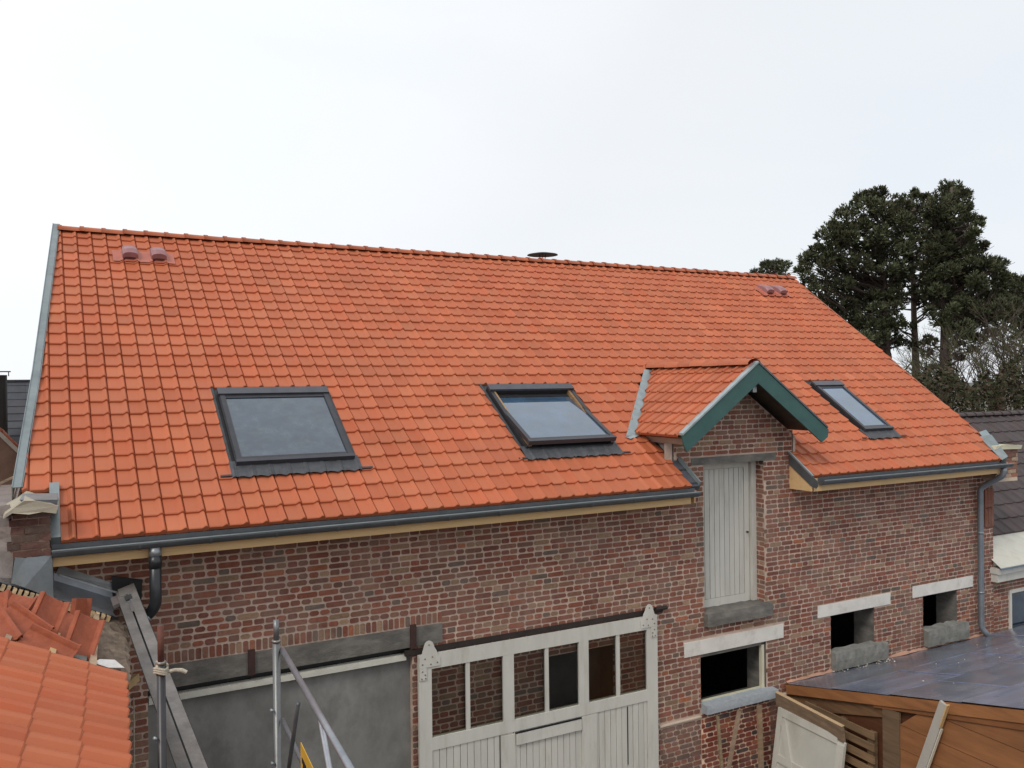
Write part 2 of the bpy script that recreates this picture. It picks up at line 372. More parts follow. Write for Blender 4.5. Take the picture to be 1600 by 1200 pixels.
# ---- main roof
def lerp(x, a): return float(np.interp(x, [p[0] for p in a], [p[1] for p in a]))
def xl(s): return lerp(s, [(0, .115), (.699, .115), (.70, -.20), (2.61, -.04), (6.4, .21)])
def xr(s): return lerp(s, [(-.1, 13.86), (.44, 13.95), (.445, 14.08), (3.1, 14.32), (6.4, 14.54)])
SKY = [(1.70, 3.085, .70, 2.33), (5.20, 6.62, .70, 2.33), (11.33, 12.11, .70, 2.31)]
DTAN = .703; DZR = .205                                  # dormer roof: slope and ridge surface height
def dorm_hw(s):                                          # half width of the dormer roof where it meets main-roof distance s
    z = -1.37 + s * sP; return (DZR - z) / DTAN
def roof_iv(s):
    H = [(a, b) for a, b, c, d in SKY if c < s < d]
    if s < 1.13: H.append((7.30, 9.50))
    elif dorm_hw(s) > -.06: H.append((DXC - dorm_hw(s) - .10, DXC + dorm_hw(s) + .08))
    return cut([(xl(s), xr(s))], H)
NR, GA = 27, .2315
mb = MB(); tiles(mb, ROOF, roof_iv, .239, .1883, -.02, NR, GA, smax=6.25, seed=21, var=.07)
mb.face([ROOF(-.1, .02, -.012), ROOF(7.25, .02, -.012), ROOF(7.25, 1.2, -.012), ROOF(-.2, 1.2, -.012)], 'black')
mb.face([ROOF(9.62, .02, -.012), ROOF(13.9, .02, -.012), ROOF(14.1, 1.2, -.012), ROOF(9.62, 1.2, -.012)], 'black')
mb.face([ROOF(-.2, 1.2, -.012), ROOF(14.1, 1.2, -.012), ROOF(14.5, 6.25, -.012), ROOF(.2, 6.25, -.012)], 'black')
# rear slope
BACK = Fr((0, 9.82, -1.37), (-1, 0, 0), (0, -cP, sP), (0, sP, cP))
mb.face([BACK(-.65, 0), BACK(-15.0, 0), BACK(-14.54, 6.27), BACK(-.2, 6.27)], 'tile', (.9, .9, .9))
S(mb, 'roof_tiles', barn)
mb = MB(); ridge_row(mb, ROOF(.20, 6.24, -.005), ROOF(14.56, 6.22, -.005), 51, .10, seed=3); S(mb, 'ridge_tiles', barn, True)
# verge flashings (zinc)
mb = MB()
for a, b in ((.70, 2.61), (2.61, 4.5), (4.5, 6.33)):
    A0, A1 = xl(a + .002), xl(b)
    for (o0, o1, h0, h1) in ((-.078, -.070, -.10, .070), (-.070, .008, .050, .060), (.0, .012, .0, .06)):
        q = [ROOF(A0 + o0, a, h0), ROOF(A0 + o1, a, h0), ROOF(A1 + o1, b, h0), ROOF(A1 + o0, b, h0), ROOF(A0 + o0, a, h1), ROOF(A0 + o1, a, h1), ROOF(A1 + o1, b, h1), ROOF(A1 + o0, b, h1)]
        mb.poly(q, [(0, 3, 2, 1), (4, 5, 6, 7), (0, 1, 5, 4), (1, 2, 6, 5), (2, 3, 7, 6), (3, 0, 4, 7)], 'zinc')
S(mb, 'verge_flashing', barn)
mb = MB(); mb.box(ROOF, (.03, -.02, -.05), (.112, .72, .075), 'zinc'); S(mb, 'verge_flashing', barn)
mb = MB()
q = [ROOF(13.83, -.04, .03), ROOF(13.93, -.04, .10), ROOF(14.17, .50, .12), ROOF(13.99, .56, .05), ROOF(13.92, .44, .05)]
mb.face([q[0], q[1], q[2], q[3], q[4]], 'zinc'); mb.face([q[1], ROOF(13.96, -.04, -.08), ROOF(14.20, .5, -.06), q[2]], 'zinc'); mb.face([q[0], q[1], ROOF(13.96, -.04, -.08), ROOF(13.83, -.04, -.05)], 'zinc')
S(mb, 'verge_flashing', barn)
mb = MB()
for a, b in ((.50, 3.1), (3.1, 6.4)): mb.poly([ROOF(xr(a) - .01, a, .03), ROOF(xr(a) + .03, a, .03), ROOF(xr(b) + .03, b, .03), ROOF(xr(b) - .01, b, .03), ROOF(xr(a) - .01, a, -.2), ROOF(xr(a) + .03, a, -.2), ROOF(xr(b) + .03, b, -.2), ROOF(xr(b) - .01, b, -.2)], [(0, 1, 2, 3), (1, 5, 6, 2), (0, 4, 5, 1), (3, 2, 6, 7)], 'tile', (.85, .85, .85))
S(mb, 'verge_tiles', barn)
# gutters, brackets, fascia
def gutter(x0, x1):
    gm = MB(); n = 12; r = .058; cy, cz = -.468, -1.440
    prof = [(cy + r * math.cos(t), cz + r * math.sin(t)) for t in [math.pi + math.pi * i / n for i in range(n + 1)]]
    prof = [(cy - r + .012, cz + .012), (cy - r - .010, cz + .014), (cy - r - .010, cz - .004)] + prof + [(cy + r, cz + .05)]
    vs = [(x0, y, z) for y, z in prof] + [(x1, y, z) for y, z in prof]; m_ = len(prof)
    gm.poly(vs, [(i, i + 1, m_ + i + 1, m_ + i) for i in range(m_ - 1)], 'gutter_zinc')
    inner = [(cy + (r - .004) * math.cos(t), cz + (r - .004) * math.sin(t)) for t in [math.pi + math.pi * i / n for i in range(n + 1)]]
    vs = [(x0, y, z) for y, z in inner] + [(x1, y, z) for y, z in inner]; m_ = len(inner)
    gm.poly(vs, [(i, m_ + i, m_ + i + 1, i + 1) for i in range(m_ - 1)], 'gutter_zinc', (.7, .7, .7))
    for X in (x0, x1): gm.poly([(X, y, z) for y, z in inner], [tuple(range(len(inner)))], 'gutter_zinc')
    gm.box(WORLD, (x0, cy - r - .013, cz + .010), (x1, cy - r + .006, cz + .018), 'zinc', (1.5, 1.5, 1.5))
    x = x0 + .7
    while x < x1 - .2:
        pr = [(cy + (r + .004) * math.cos(t), cz + (r + .004) * math.sin(t)) for t in [math.pi + math.pi * i / n for i in range(n + 1)]]
        gm.poly([(x, y, z) for y, z in pr] + [(x + .022, y, z) for y, z in pr], [(i, i + 1, n + 2 + i, n + 1 + i) for i in range(n)], 'gutter_zinc', (1.25, 1.25, 1.25)); x += .62
    o = S(gm, 'gutter', barn, False); return o
gutter(.04, 7.36); gutter(9.60, 14.02)
def eave_board(x0, x1):
    onebox('fascia_board', barn, (x0, -.405, -1.590), (x1, -.375, -1.40), 'wood_new')
    onebox('soffit_board', barn, (x0, -.375, -1.588), (x1, -.001, -1.560), 'wood_new')
eave_board(.05, 7.30); eave_board(9.53, 13.83)
# left end of the right-hand eave: timber cheek and zinc
mb = MB(); PX = Fr((9.50, 0, 0), (0, 1, 0), (0, 0, 1), (-1, 0, 0))
mb.prism(PX, [(-.40, -1.585), (-.002, -1.585), (-.002, -1.20), (-.40, -1.47)], 0, .028, 'wood_new'); S(mb, 'eave_end_board', barn)
mb = MB(); mb.prism(PX, [(-.535, -1.50), (-.50, -1.535), (-.42, -1.51), (-.002, -1.23), (-.002, -1.06), (-.42, -1.355), (-.535, -1.43)], .030, .040, 'gutter_zinc')
mb.box(Fr(ROOF.O, ROOF.U, ROOF.W, ROOF.N), (9.45, -.04, .02), (9.475, .50, .045), 'zinc', (1.3, 1.3, 1.3)); S(mb, 'eave_end_flashing', barn)
mb = MB(); PX2 = Fr((7.36, 0, 0), (0, 1, 0), (0, 0, 1), (1, 0, 0))
mb.prism(PX2, [(-.40, -1.585), (-.002, -1.585), (-.002, -1.16), (-.40, -1.42)], .0, .02, 'wood_new'); S(mb, 'eave_end_board', barn)
mb = MB(); mb.box(ROOF, (7.295, -.02, -.05), (7.44, 1.16, .02), 'lead', (1.3, 1.3, 1.4)); mb.box(ROOF, (7.425, .0, .02), (7.45, .95, .07), 'zinc', (1.2, 1.2, 1.2))
for k in range(4): mb.box(ROOF, (7.29, .02 + k * .27, .02), (7.43, .05 + k * .27, .026), 'lead', (.6, .6, .6))
S(mb, 'abutment_flashing', barn)

# ---- dormer (gable over the loft door)
YF = -.42
dormer = thing('dormer_gable', (DXC, 0, -.8), None, None); dormer.parent = barn; dormer.matrix_parent_inverse = Matrix.Translation(-V(barn.location))
PD = math.atan(DTAN); cD, sD = math.cos(PD), math.sin(PD)
DL = 1.30
LSL = Fr((DXC - DL, YF, DZR - DL * DTAN), (0, -1, 0), (cD, 0, sD), (-sD, 0, cD))     # u = towards the viewer, v = up slope
RSL = Fr((DXC + DL, YF, DZR - DL * DTAN), (0, 1, 0), (-cD, 0, sD), (sD, 0, cD))
LEN = DL / cD
def yback(v):                                            # depth (from the front) where the main roof takes over
    z = DZR - DL * DTAN + v * sD; return (z + 1.37) / sP * cP - .40 - YF
mb = MB(); tiles(mb, LSL, lambda v: [(-yback(v) + .05, -.01)], -.01, .1883, -.03, 7, .234, smax=LEN, seed=31)
tiles(mb, RSL, lambda v: [(.01, yback(v) - .03)], .01, .1883, -.03, 7, .234, smax=LEN, seed=32)
S(mb, 'dormer_tiles', dormer)
mb = MB()
for s_ in (LSL, RSL):
    sg = -1 if s_ is LSL else 1
    P = [s_(0, 0, -.015), s_(0, LEN, -.015), s_(sg * yback(LEN), LEN, -.015), s_(sg * yback(0), 0, -.015)]
    Q = [p - s_.N * .03 for p in P]
    mb.poly(P + Q, [(0, 1, 2, 3), (7, 6, 5, 4), (0, 4, 5, 1), (0, 3, 7, 4)], 'wood_old', (.35, .35, .35))
S(mb, 'roof_boarding', dormer)
mb = MB(); ridge_row(mb, (DXC, YF + yback(LEN) + .05, DZR - .005), (DXC, YF + .02, DZR + .0), 8, .112, seed=5); S(mb, 'dormer_ridge_tiles', dormer, True)
# bargeboards
BF = Fr((DXC, YF - .03, 0), (1, 0, 0), (0, 0, 1), (0, -1, 0))
bw = .265; zt = DZR + .012
mb = MB(); mb.prism(BF, [(0, zt), (0, zt - bw), (-1.235, zt - bw - 1.235 * DTAN), (-1.285, zt - 1.285 * DTAN - .13), (-1.305, zt - 1.305 * DTAN)], -.0, .028, 'green_paint'); S(mb, 'bargeboard', dormer)
mb = MB(); mb.prism(BF, [(0.001, zt - bw), (0.001, zt), (1.335, zt - 1.335 * DTAN), (1.315, zt - 1.315 * DTAN - .115), (1.20, zt - bw - 1.20 * DTAN)], -.0, .028, 'green_paint'); S(mb, 'bargeboard', dormer)
mb = MB()
for s in (-1, 1):
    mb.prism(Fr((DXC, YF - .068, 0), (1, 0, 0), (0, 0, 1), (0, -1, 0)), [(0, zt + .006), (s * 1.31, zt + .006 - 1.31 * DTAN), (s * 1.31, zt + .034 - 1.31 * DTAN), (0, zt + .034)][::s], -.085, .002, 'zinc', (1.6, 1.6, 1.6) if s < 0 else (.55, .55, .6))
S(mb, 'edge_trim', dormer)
onebox('ridge_beam', dormer, (DXC - .035, YF + .01, DZA - .15), (DXC + .035, .01, DZA - .01), 'galvanised')
mb = MB(); mb.box(LSL, (-.98, .03, -.17), (-.0, .055, -.03), 'white_paint', (.62, .57, .52)); S(mb, 'dormer_fascia', dormer)
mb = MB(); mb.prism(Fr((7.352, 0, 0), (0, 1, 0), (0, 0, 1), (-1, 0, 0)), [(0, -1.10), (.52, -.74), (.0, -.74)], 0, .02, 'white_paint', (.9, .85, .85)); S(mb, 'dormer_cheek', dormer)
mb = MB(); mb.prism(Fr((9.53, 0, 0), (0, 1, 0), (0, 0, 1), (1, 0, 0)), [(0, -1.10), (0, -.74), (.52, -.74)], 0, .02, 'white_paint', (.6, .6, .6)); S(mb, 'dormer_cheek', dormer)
mb = MB(); # valley zinc left
for k in range(6):
    s0_, s1_ = 1.02 + k * .265, 1.02 + (k + 1) * .265
    a0, a1 = DXC - dorm_hw(s0_) - .14, DXC - dorm_hw(s1_) - .14
    mb.face([ROOF(a0, s0_, .058), ROOF(a0 + .24, s0_, .040), ROOF(a1 + .24, s1_, .040), ROOF(a1, s1_, .058)], 'zinc', (1.35, 1.4, 1.4))
mb.face([ROOF(DXC - dorm_hw(1.02) - .16, 1.02, .045), ROOF(DXC - dorm_hw(1.02) - .10, .96, .05), ROOF(DXC - dorm_hw(1.02) + .05, 1.0, .06), ROOF(DXC - dorm_hw(1.02) + .02, 1.03, .052)], 'zinc', (1.5, 1.5, 1.5))
for k in range(6):
    s0_, s1_ = 1.2 + k * .24, 1.2 + (k + 1) * .24
    a0, a1 = DXC + dorm_hw(s0_) + .10, DXC + dorm_hw(s1_) + .10
    mb.face([ROOF(a0, s0_, .04), ROOF(a1, s1_, .04), ROOF(a1 - .14, s1_, .045), ROOF(a0 - .14, s0_, .045)], 'zinc')
S(mb, 'valley_flashing', dormer)

# ---- roof windows
def skylight(a, b, c, d, label, tilt=0.0, sheen=1.0):
    t = thing('roof_window', ROOF((a + b) / 2, c, 0), None, None); t.parent = barn; t.matrix_parent_inverse = Matrix.Translation(-V(barn.location)); t['label'] = label
    m = MB()
    m.face([ROOF(a, c + .20, .012), ROOF(b, c + .20, .012), ROOF(b, d, .012), ROOF(a, d, .012)], 'lead', (.8, .8, .8))
    n = 60; dx = (b - a + .02) / n                         # pleated apron dressed over the tile rolls
    for i in range(n):
        x0, x1 = a - .01 + i * dx, a - .01 + (i + 1) * dx
        hh = lambda x: .035 + float(np.interp(((x - .239) / .1883) % 1.0, [z[0] for z in PROF], [z[1] for z in PROF]))
        ww = lambda x: .012 * math.sin((x - .239) / .1883 * 2 * math.pi)
        m.face([ROOF(x0, c - .03 + ww(x0), hh(x0) + .004), ROOF(x1, c - .03 + ww(x1), hh(x1) + .004), ROOF(x1, c + .215, .055), ROOF(x0, c + .215, .055)], 'lead', (1.25, 1.27, 1.3))
    m.box(ROOF, (a - .12, c - .015, .03), (a, c + .01, .055), 'lead'); m.box(ROOF, (b, c - .015, .03), (b + .13, c + .01, .055), 'lead')
    m.box(ROOF, (a + .0, c + .2, .012), (a + .03, d, .035), 'lead'); m.box(ROOF, (b - .03, c + .2, .012), (b, d, .035), 'lead')
    S(m, 'flashing', t)
    fa, fb, fc, fd = a + .055, b - .045, c + .17, d - .155
    m = MB()
    for (p, q) in (((fa, fc, 0), (fa + .052, fd, .085)), ((fb - .052, fc, 0), (fb, fd, .085)), ((fa + .052, fd - .10, 0), (fb - .052, fd, .085)), ((fa + .052, fc, 0), (fb - .052, fc + .06, .065))): m.box(ROOF, p, q, 'dark_metal')
    m.box(ROOF, (fa - .005, fd - .115, .085), (fb + .005, fd + .005, .115), 'dark_metal', (2.0, 2.0, 2.1))
    if tilt: m.box(ROOF, (fa + .052, fc + .06, .0), (fa + .085, fd - .1, .075), 'wood_new', (.5, .45, .4)); m.box(ROOF, (fb - .085, fc + .06, 0), (fb - .052, fd - .1, .075), 'wood_new', (.35, .3, .28))
    m.face([ROOF(fa + .052, fc + .06, .015), ROOF(fb - .052, fc + .06, .015), ROOF(fb - .052, fd - .1, .015), ROOF(fa + .052, fd - .1, .015)], 'interior')
    S(m, 'frame', t)
    # sash, pivoting about its middle
    mid = (fc + fd - .12) / 2; ct, st = math.cos(tilt), math.sin(tilt)
    SF = Fr(ROOF(0, mid, .078), ROOF.U, ROOF.W * ct - ROOF.N * st, ROOF.N * ct + ROOF.W * st)
    sa, sb, sc_, sd = fa + .012, fb - .012, fc - mid - .015, fd - .12 - mid
    m = MB()
    for (p, q) in (((sa, sc_, -.03), (sa + .056, sd, .022)), ((sb - .056, sc_, -.03), (sb, sd, .022)), ((sa + .056, sc_, -.03), (sb - .056, sc_ + .085, .014)), ((sa + .056, sd - .05, -.03), (sb - .056, sd, .014))): m.box(SF, p, q, 'dark_metal', (1.15, 1.15, 1.2))
    m.box(SF, (sa - .01, sc_ - .012, -.03), (sb + .01, sc_ + .035, .03), 'dark_metal', (1.5, 1.5, 1.6))
    m.box(SF, (sa + .056, sc_ + .085, .004), (sb - .056, sc_ + .095, .012), 'dark_metal', (3, 3, 3))
    if tilt: m.box(SF, (sa + .01, sc_, -.055), (sa + .05, sd, -.03), 'wood_new', (.38, .32, .27)); m.box(SF, (sb - .05, sc_, -.055), (sb - .01, sd, -.03), 'wood_new', (.38, .32, .27))
    S(m, 'sash', t)
    m = MB(); m.box(SF, (sa + .056, sc_ + .085, -.02), (sb - .056, sd - .05, .004), 'glass_roof', (sheen, sheen, sheen)); S(m, 'pane', t)  # pane colour lightened per window to stand in for stronger sky reflection
skylight(*SKY[0], 'closed dark framed roof window nearest the left verge')
skylight(*SKY[1], 'roof window tipped slightly open, showing its timber sides', tilt=.125, sheen=2.6)
skylight(*SKY[2], 'narrow closed roof window to the right of the green gable', sheen=3.2)

# ---- twin roof vents
def vents(x0, s0_, label):
    t = thing('roof_vent', ROOF(x0 + .3, s0_, 0), None, None); t.parent = barn; t.matrix_parent_inverse = Matrix.Translation(-V(barn.location)); t['label'] = label
    m = MB(); n = 40; dx = .80 / n
    for i in range(n):
        a_, b_ = x0 - .08 + i * dx, x0 - .08 + (i + 1) * dx
        hh = lambda x: .012 + float(np.interp(((x - .239) / .1883) % 1.0, [z[0] for z in PROF], [z[1] for z in PROF]))
        m.face([ROOF(a_, s0_ - .04, hh(a_) + .032), ROOF(b_, s0_ - .04, hh(b_) + .032), ROOF(b_, s0_ + .30, hh(b_) + .016), ROOF(a_, s0_ + .30, hh(a_) + .016)], 'vent_plastic', (1.15, .72, .55))
    S(m, 'base_plate', t)
    for k in (0, .37):
        m = MB(); vs = []; na = 9; sec = [(.03, .080, .055), (.035, .095, .125), (.12, .100, .145), (.24, .096, .12), (.34, .088, .07), (.42, .07, .01)]
        for (v, wv, hv) in sec:
            for a in range(na):
                an = math.pi * a / (na - 1); vs.append(ROOF(x0 + .14 + k + math.cos(an) * -wv * 1.1, s0_ + v, .03 + (math.sin(an) ** .35) * hv))
        m.poly(vs, [(i * na + a, i * na + a + 1, (i + 1) * na + a + 1, (i + 1) * na + a) for i in range(len(sec) - 1) for a in range(na - 1)], 'vent_plastic', (.85, .95, 1.25))
        m.poly(vs[:na], [tuple(range(na))], 'vent_plastic', (.25, .25, .3)); S(m, 'hood', t, False)
vents(.93, 5.36, 'pair of hooded terracotta vents near the left end of the ridge'); vents(12.98, 5.33, 'pair of hooded terracotta vents near the right end of the ridge')
# flue cap behind the ridge
mb = MB(); mb.tube([(8.50, 5.3, 1.8), (8.50, 5.3, 2.36)], .055, 'rust', 12); S(mb, 'flue_pipe', barn, True)
mb = MB(); fc_ = V((8.50, 5.3, 2.455)); vs = []; n = 28
for rr, hz in ((.30, 0), (.29, .012), (.12, .045), (.0, .06)):
    for a in range(n): vs.append(fc_ + V((rr * math.cos(2 * math.pi * a / n), rr * math.sin(2 * math.pi * a / n), hz)))
mb.poly(vs, [(i * n + a, i * n + (a + 1) % n, (i + 1) * n + (a + 1) % n, (i + 1) * n + a) for i in range(3) for a in range(n)] + [tuple(reversed(range(n)))], 'black')
for a in (0, 2.1, 4.2): mb.tube([fc_ + V((.05 * math.cos(a), .05 * math.sin(a), -.1)), fc_ + V((.07 * math.cos(a), .07 * math.sin(a), .01))], .008, 'rust', 5)
S(mb, 'flue_cap', barn)

# ---- lintels, sills, string ledge
onebox('lintel', barn, (7.65, -.014, -1.150), (9.20, .22, -1.048), 'concrete', j=.003)['label'] = 'grey concrete lintel over the loft door'
onebox('lintel', barn, (7.49, -.016, -3.718), (9.31, .36, -3.522), 'white_stone', j=.003)
onebox('lintel', barn, (10.015, -.016, -3.538), (11.615, .36, -3.364), 'white_stone', j=.003)
onebox('lintel', barn, (12.15, -.016, -3.518), (13.69, .36, -3.334), 'white_stone', j=.003)
onebox('lintel', barn, (.95, -.03, -2.955), (3.96, .12, -2.738), 'concrete', j=.004)['label'] = 'long stained concrete lintel over the rendered opening'
def rough_block(name, x0, x1, z0, z1, y0, y1, m, amp, n=14, slope=.0):
    q = MB(); rg = random.Random(int(x0 * 100)); vs = []
    for i in range(n + 1):
        x = x0 + (x1 - x0) * i / n; jz = rg.uniform(-amp, amp)
        for (y, z) in ((y1, z0), (y0, z0 + rg.uniform(-amp, amp) * .6), (y0 - amp * .5, (z0 + z1) / 2 + rg.uniform(-amp, amp) * .3), (y0 + rg.uniform(0, amp), z1 - slope + jz * .7), (y1, z1 + jz)): vs.append((x + rg.uniform(-amp, amp) * .2, y, z))
    k = 5; F = [(i * k + a, i * k + (a + 1) % k, (i + 1) * k + (a + 1) % k, (i + 1) * k + a) for i in range(n) for a in range(k)] + [tuple(range(k)), tuple(reversed(range(n * k, n * k + k)))]
    q.poly(vs, F, m); return S(q, name, barn)
rough_block('sill', 7.84, 9.04, -3.345, -3.165, -.085, .20, 'concrete', .008, slope=.005)
rough_block('sill', 7.775, 9.085, -4.50, -4.375, -.13, .03, 'blue_stone', .004, slope=.01)
rough_block('sill', 10.29, 11.46, -4.35, -4.075, -.09, .07, 'rough_stone', .013, slope=.02)
rough_block('sill', 12.42, 13.47, -4.33, -4.05, -.09, .07, 'rough_stone', .013, slope=.02)
onebox('wall_ledge', barn, (7.06, -.035, -4.562), (7.76, .0, -4.545), 'white_stone', c=(.9, .78, .68), j=.003); onebox('wall_ledge', barn, (9.09, -.035, -4.54), (9.40, .0, -4.522), 'white_stone', c=(.9, .78, .68), j=.003)
# iron lintel straps
for X in (1.83, 3.60): onebox('iron_strap', barn, (X - .035, -.052, -2.96), (X + .035, -.031, -2.70), 'rust', c=(.42, .5, .6))
# frame of the first lower window
mb = MB()
mb.box(WORLD, (8.905, .01, -4.39), (8.955, .06, -3.75), 'white_paint', (1.05, 1.0, .85)); mb.box(WORLD, (7.78, .01, -3.765), (8.955, .06, -3.725), 'concrete')
mb.box(WORLD, (7.78, .03, -4.46), (8.90, .06, -4.362), 'white_paint', (1.0, .98, .75)); S(mb, 'window_frame', barn)
# sliding-door opening on the left: rendered infill and pale rail
mb = MB(); mb.box(WORLD, (.85, .07, -6), (3.60, .13, -3.085), 'render'); S(mb, 'rendered_infill', barn)
mb = MB(); mb.box(WORLD, (.86, -.005, -3.10), (3.53, .07, -3.035), 'white_stone', (.88, .9, .85), .003); S(mb, 'door_track_board', barn)
onebox('dark_gap', barn, (.86, .09, -3.04), (3.6, .13, -2.96), 'black')
mb = MB(); mb.box(WORLD, (3.50, -.035, -3.045), (7.12, -.012, -2.985), 'rust', (.22, .4, .5), .002); mb.tube([(6.98, -.05, -2.985), (7.17, -.05, -2.985)], .028, 'rust', 8, (.22, .4, .5)); S(mb, 'sliding_rail', barn)

# ---- loft door
dr = thing('loft_door', (8.4, .2, -3.17), None, None); dr.parent = barn; dr.matrix_parent_inverse = Matrix.Translation(-V(barn.location)); dr['label'] = 'tall cream boarded loft door under the green gable'
mb = MB(); xs = np.linspace(7.96, 8.78, 10)
for i in range(9): mb.box(WORLD, (xs[i] + .005, .205, -3.05), (xs[i + 1] - .005, .225 + rnd(-.002, .002), -1.25), 'white_paint', (rnd(.95, 1.03),) * 3)
mb.box(WORLD, (7.86, .222, -3.17), (8.9, .238, -1.16), 'white_paint', (.55, .55, .5)); S(mb, 'boards', dr)
mb = MB(); mb.box(WORLD, (7.86, .198, -3.17), (7.955, .225, -1.16), 'white_paint'); mb.box(WORLD, (8.785, .198, -3.17), (8.875, .225, -1.16), 'white_paint'); mb.box(WORLD, (7.955, .199, -3.17), (8.785, .224, -3.055), 'white_paint'); mb.box(WORLD, (7.955, .199, -1.245), (8.785, .224, -1.16), 'white_paint'); S(mb, 'door_rails', dr)
onebox('door_post', dr, (8.885, .15, -3.17), (8.972, .23, -1.155), 'white_paint')
mb = MB(); mb.tube([(8.83, .198, -2.18), (8.83, .17, -2.18)], .014, 'dark_metal', 8); S(mb, 'knob', dr)

# ---- sliding stable door
sd_ = thing('sliding_door', (5.3, -.06, -6), None, None); sd_.parent = barn; sd_.matrix_parent_inverse = Matrix.Translation(-V(barn.location)); sd_['label'] = 'wide cream sliding door with six panes across its top'
mb = MB(); y0, y1 = -.085, -.045
x0_, x1_ = 3.645, 6.985
def bar(a, b, c, d, y0=y0, y1=y1, k=1.0): mb.box(WORLD, (a, y0, c), (b, y1, d), 'white_paint', (k, k, k), .0015)
bar(x0_, 3.80, -5.95, -3.05); bar(6.815, x1_, -5.95, -3.05); bar(3.80, 6.815, -3.22, -3.052)
bar(3.80, 6.815, -4.14, -4.0); bar(4.71, 4.855, -4.0, -3.22); bar(5.77, 5.912, -4.0, -3.22)
for a in (4.228, 5.285, 6.337): bar(a, a + .053, -4.0, -3.22, -.078, -.045)
bar(3.80, 6.815, -5.95, -5.8)
S(mb, 'door_frame', sd_)
mb = MB(); mb.box(WORLD, (3.80, -.05, -4.012), (6.815, -.03, -3.988), 'white_paint', (1.1, 1.08, .8)); S(mb, 'glazing_bead', sd_)
mb = MB(); x = 3.802; rg = random.Random(4)
while x < 6.80:
    wd = .087; k = rg.uniform(.94, 1.03); xe = min(x + wd, 6.813)
    mb.box(WORLD, (x + .004, -.072 + rg.uniform(-.002, .002), -5.8), (xe - .003, -.05, -4.14), 'white_paint', (k, k, k)); x += wd
mb.box(WORLD, (3.80, -.052, -5.8), (6.815, -.046, -4.14), 'white_paint', (.4, .4, .38))
S(mb, 'boards', sd_)
# wicket outline
onebox('wicket_gap', sd_, (4.655, -.079, -5.8), (4.663, -.068, -4.15), 'black'); onebox('wicket_gap', sd_, (6.50, -.079, -4.9), (6.508, -.068, -4.16), 'black', c=(3, 3, 3))
mb = MB(); mb.box(WORLD, (4.87, -.104, -4.302), (5.785, -.086, -4.172), 'white_paint', (1, 1, 1), .002); mb.box(WORLD, (4.86, -.100, -4.166), (5.79, -.086, -4.150), 'black')
mb.box(WORLD, (5.80, -.090, -5.8), (6.02, -.074, -4.15), 'white_paint'); mb.box(WORLD, (4.67, -.090, -5.8), (4.86, -.074, -4.165), 'white_paint'); S(mb, 'head_board', sd_)
for a, b in ((3.80, 4.228), (4.281, 4.71), (4.855, 5.285), (5.338, 5.77), (5.912, 6.337), (6.39, 6.815)):
    onebox('pane', sd_, (a, -.060, -4.0), (b, -.056, -3.22), 'pane_glass')
def hinge(cx, s):
    q = MB(); o = []
    pts = [(-.115, -.16), (.135, -.16), (.135, -.06), (.115, -.05), (.09, .02), (.065, .06), (.058, .085), (.045, .115), (.022, .133), (0, .138), (-.022, .133), (-.045, .115), (-.058, .085), (-.065, .06), (-.085, .0), (-.115, -.03)]
    q.prism(Fr((cx, -.088, -3.03), (s, 0, 0), (0, 0, 1), (0, -1, 0)), pts if s > 0 else pts, .0, .008, 'white_paint', (1.03, 1.03, 1.03))
    q.prism(Fr((cx, -.088, -3.03), (s, 0, 0), (0, 0, 1), (0, -1, 0)), [(-.115, -.30), (-.03, -.30), (-.03, -.162), (-.115, -.162)], .0, .008, 'white_paint', (1.03, 1.03, 1.03))
    for (u_, v_) in ((0, .09), (-.05, -.06), (.04, -.05), (.1, -.12), (-.08, -.12), (.02, -.13), (-.08, -.2), (-.05, -.24), (-.09, -.28), (-.045, -.28)):
        c = V((cx + s * u_, -.096, -3.03 + v_)); q.tube([c, c - V((0, .006, 0))], .0085, 'wood_old', 6, (.6, .6, .6))
    S(q, 'hanger_plate', sd_)
hinge(3.765, 1); hinge(6.85, -1)

# ---- downpipes
def pipe_path(pts, r=.05, bend=.06):
    out_ = [V(pts[0])]
    for i in range(1, len(pts) - 1):
        a, b, c = V(pts[i - 1]), V(pts[i]), V(pts[i + 1]); d0 = (a - b).normalized(); d1 = (c - b).normalized()
        for t in np.linspace(0, 1, 6): out_.append((b + d0 * bend) * (1 - t) ** 2 + b * 2 * t * (1 - t) + (b + d1 * bend) * t * t)
    out_.append(V(pts[-1])); return out_
mb = MB(); mb.tube(pipe_path([(.885, -.46, -1.55), (.885, -.46, -2.06), (.66, -.42, -2.22)], bend=.09), .053, 'pvc', 16); mb.tube([(.885, -.46, -1.68), (.885, -.46, -1.57)], .058, 'pvc', 16)
mb.tube([(.82, -.45, -2.11), (.80, -.447, -2.125)], .0585, 'galvanised', 16)
S(mb, 'downpipe', barn, True)['label'] = 'short black plastic downpipe with an elbow, at the left'
mb = MB(); mb.tube([(.885, -.46, -1.585), (.885, -.46, -1.49)], .055, 'galvanised', 16, (.8, .8, .8)); S(mb, 'outlet', barn, True)
mb = MB(); mb.tube(pipe_path([(13.86, -.46, -1.50), (13.86, -.46, -1.62), (13.80, -.09, -1.86), (13.79, -.09, -4.22), (13.86, -.2, -4.36)], bend=.07), .048, 'gutter_zinc', 14, (1.7, 1.75, 1.8))
for z in (-2.6, -3.6): mb.tube([(13.79, -.09, z), (13.79, -.09, z - .03)], .054, 'zinc', 14)
S(mb, 'downpipe', barn, True)['label'] = 'long zinc downpipe at the right corner'

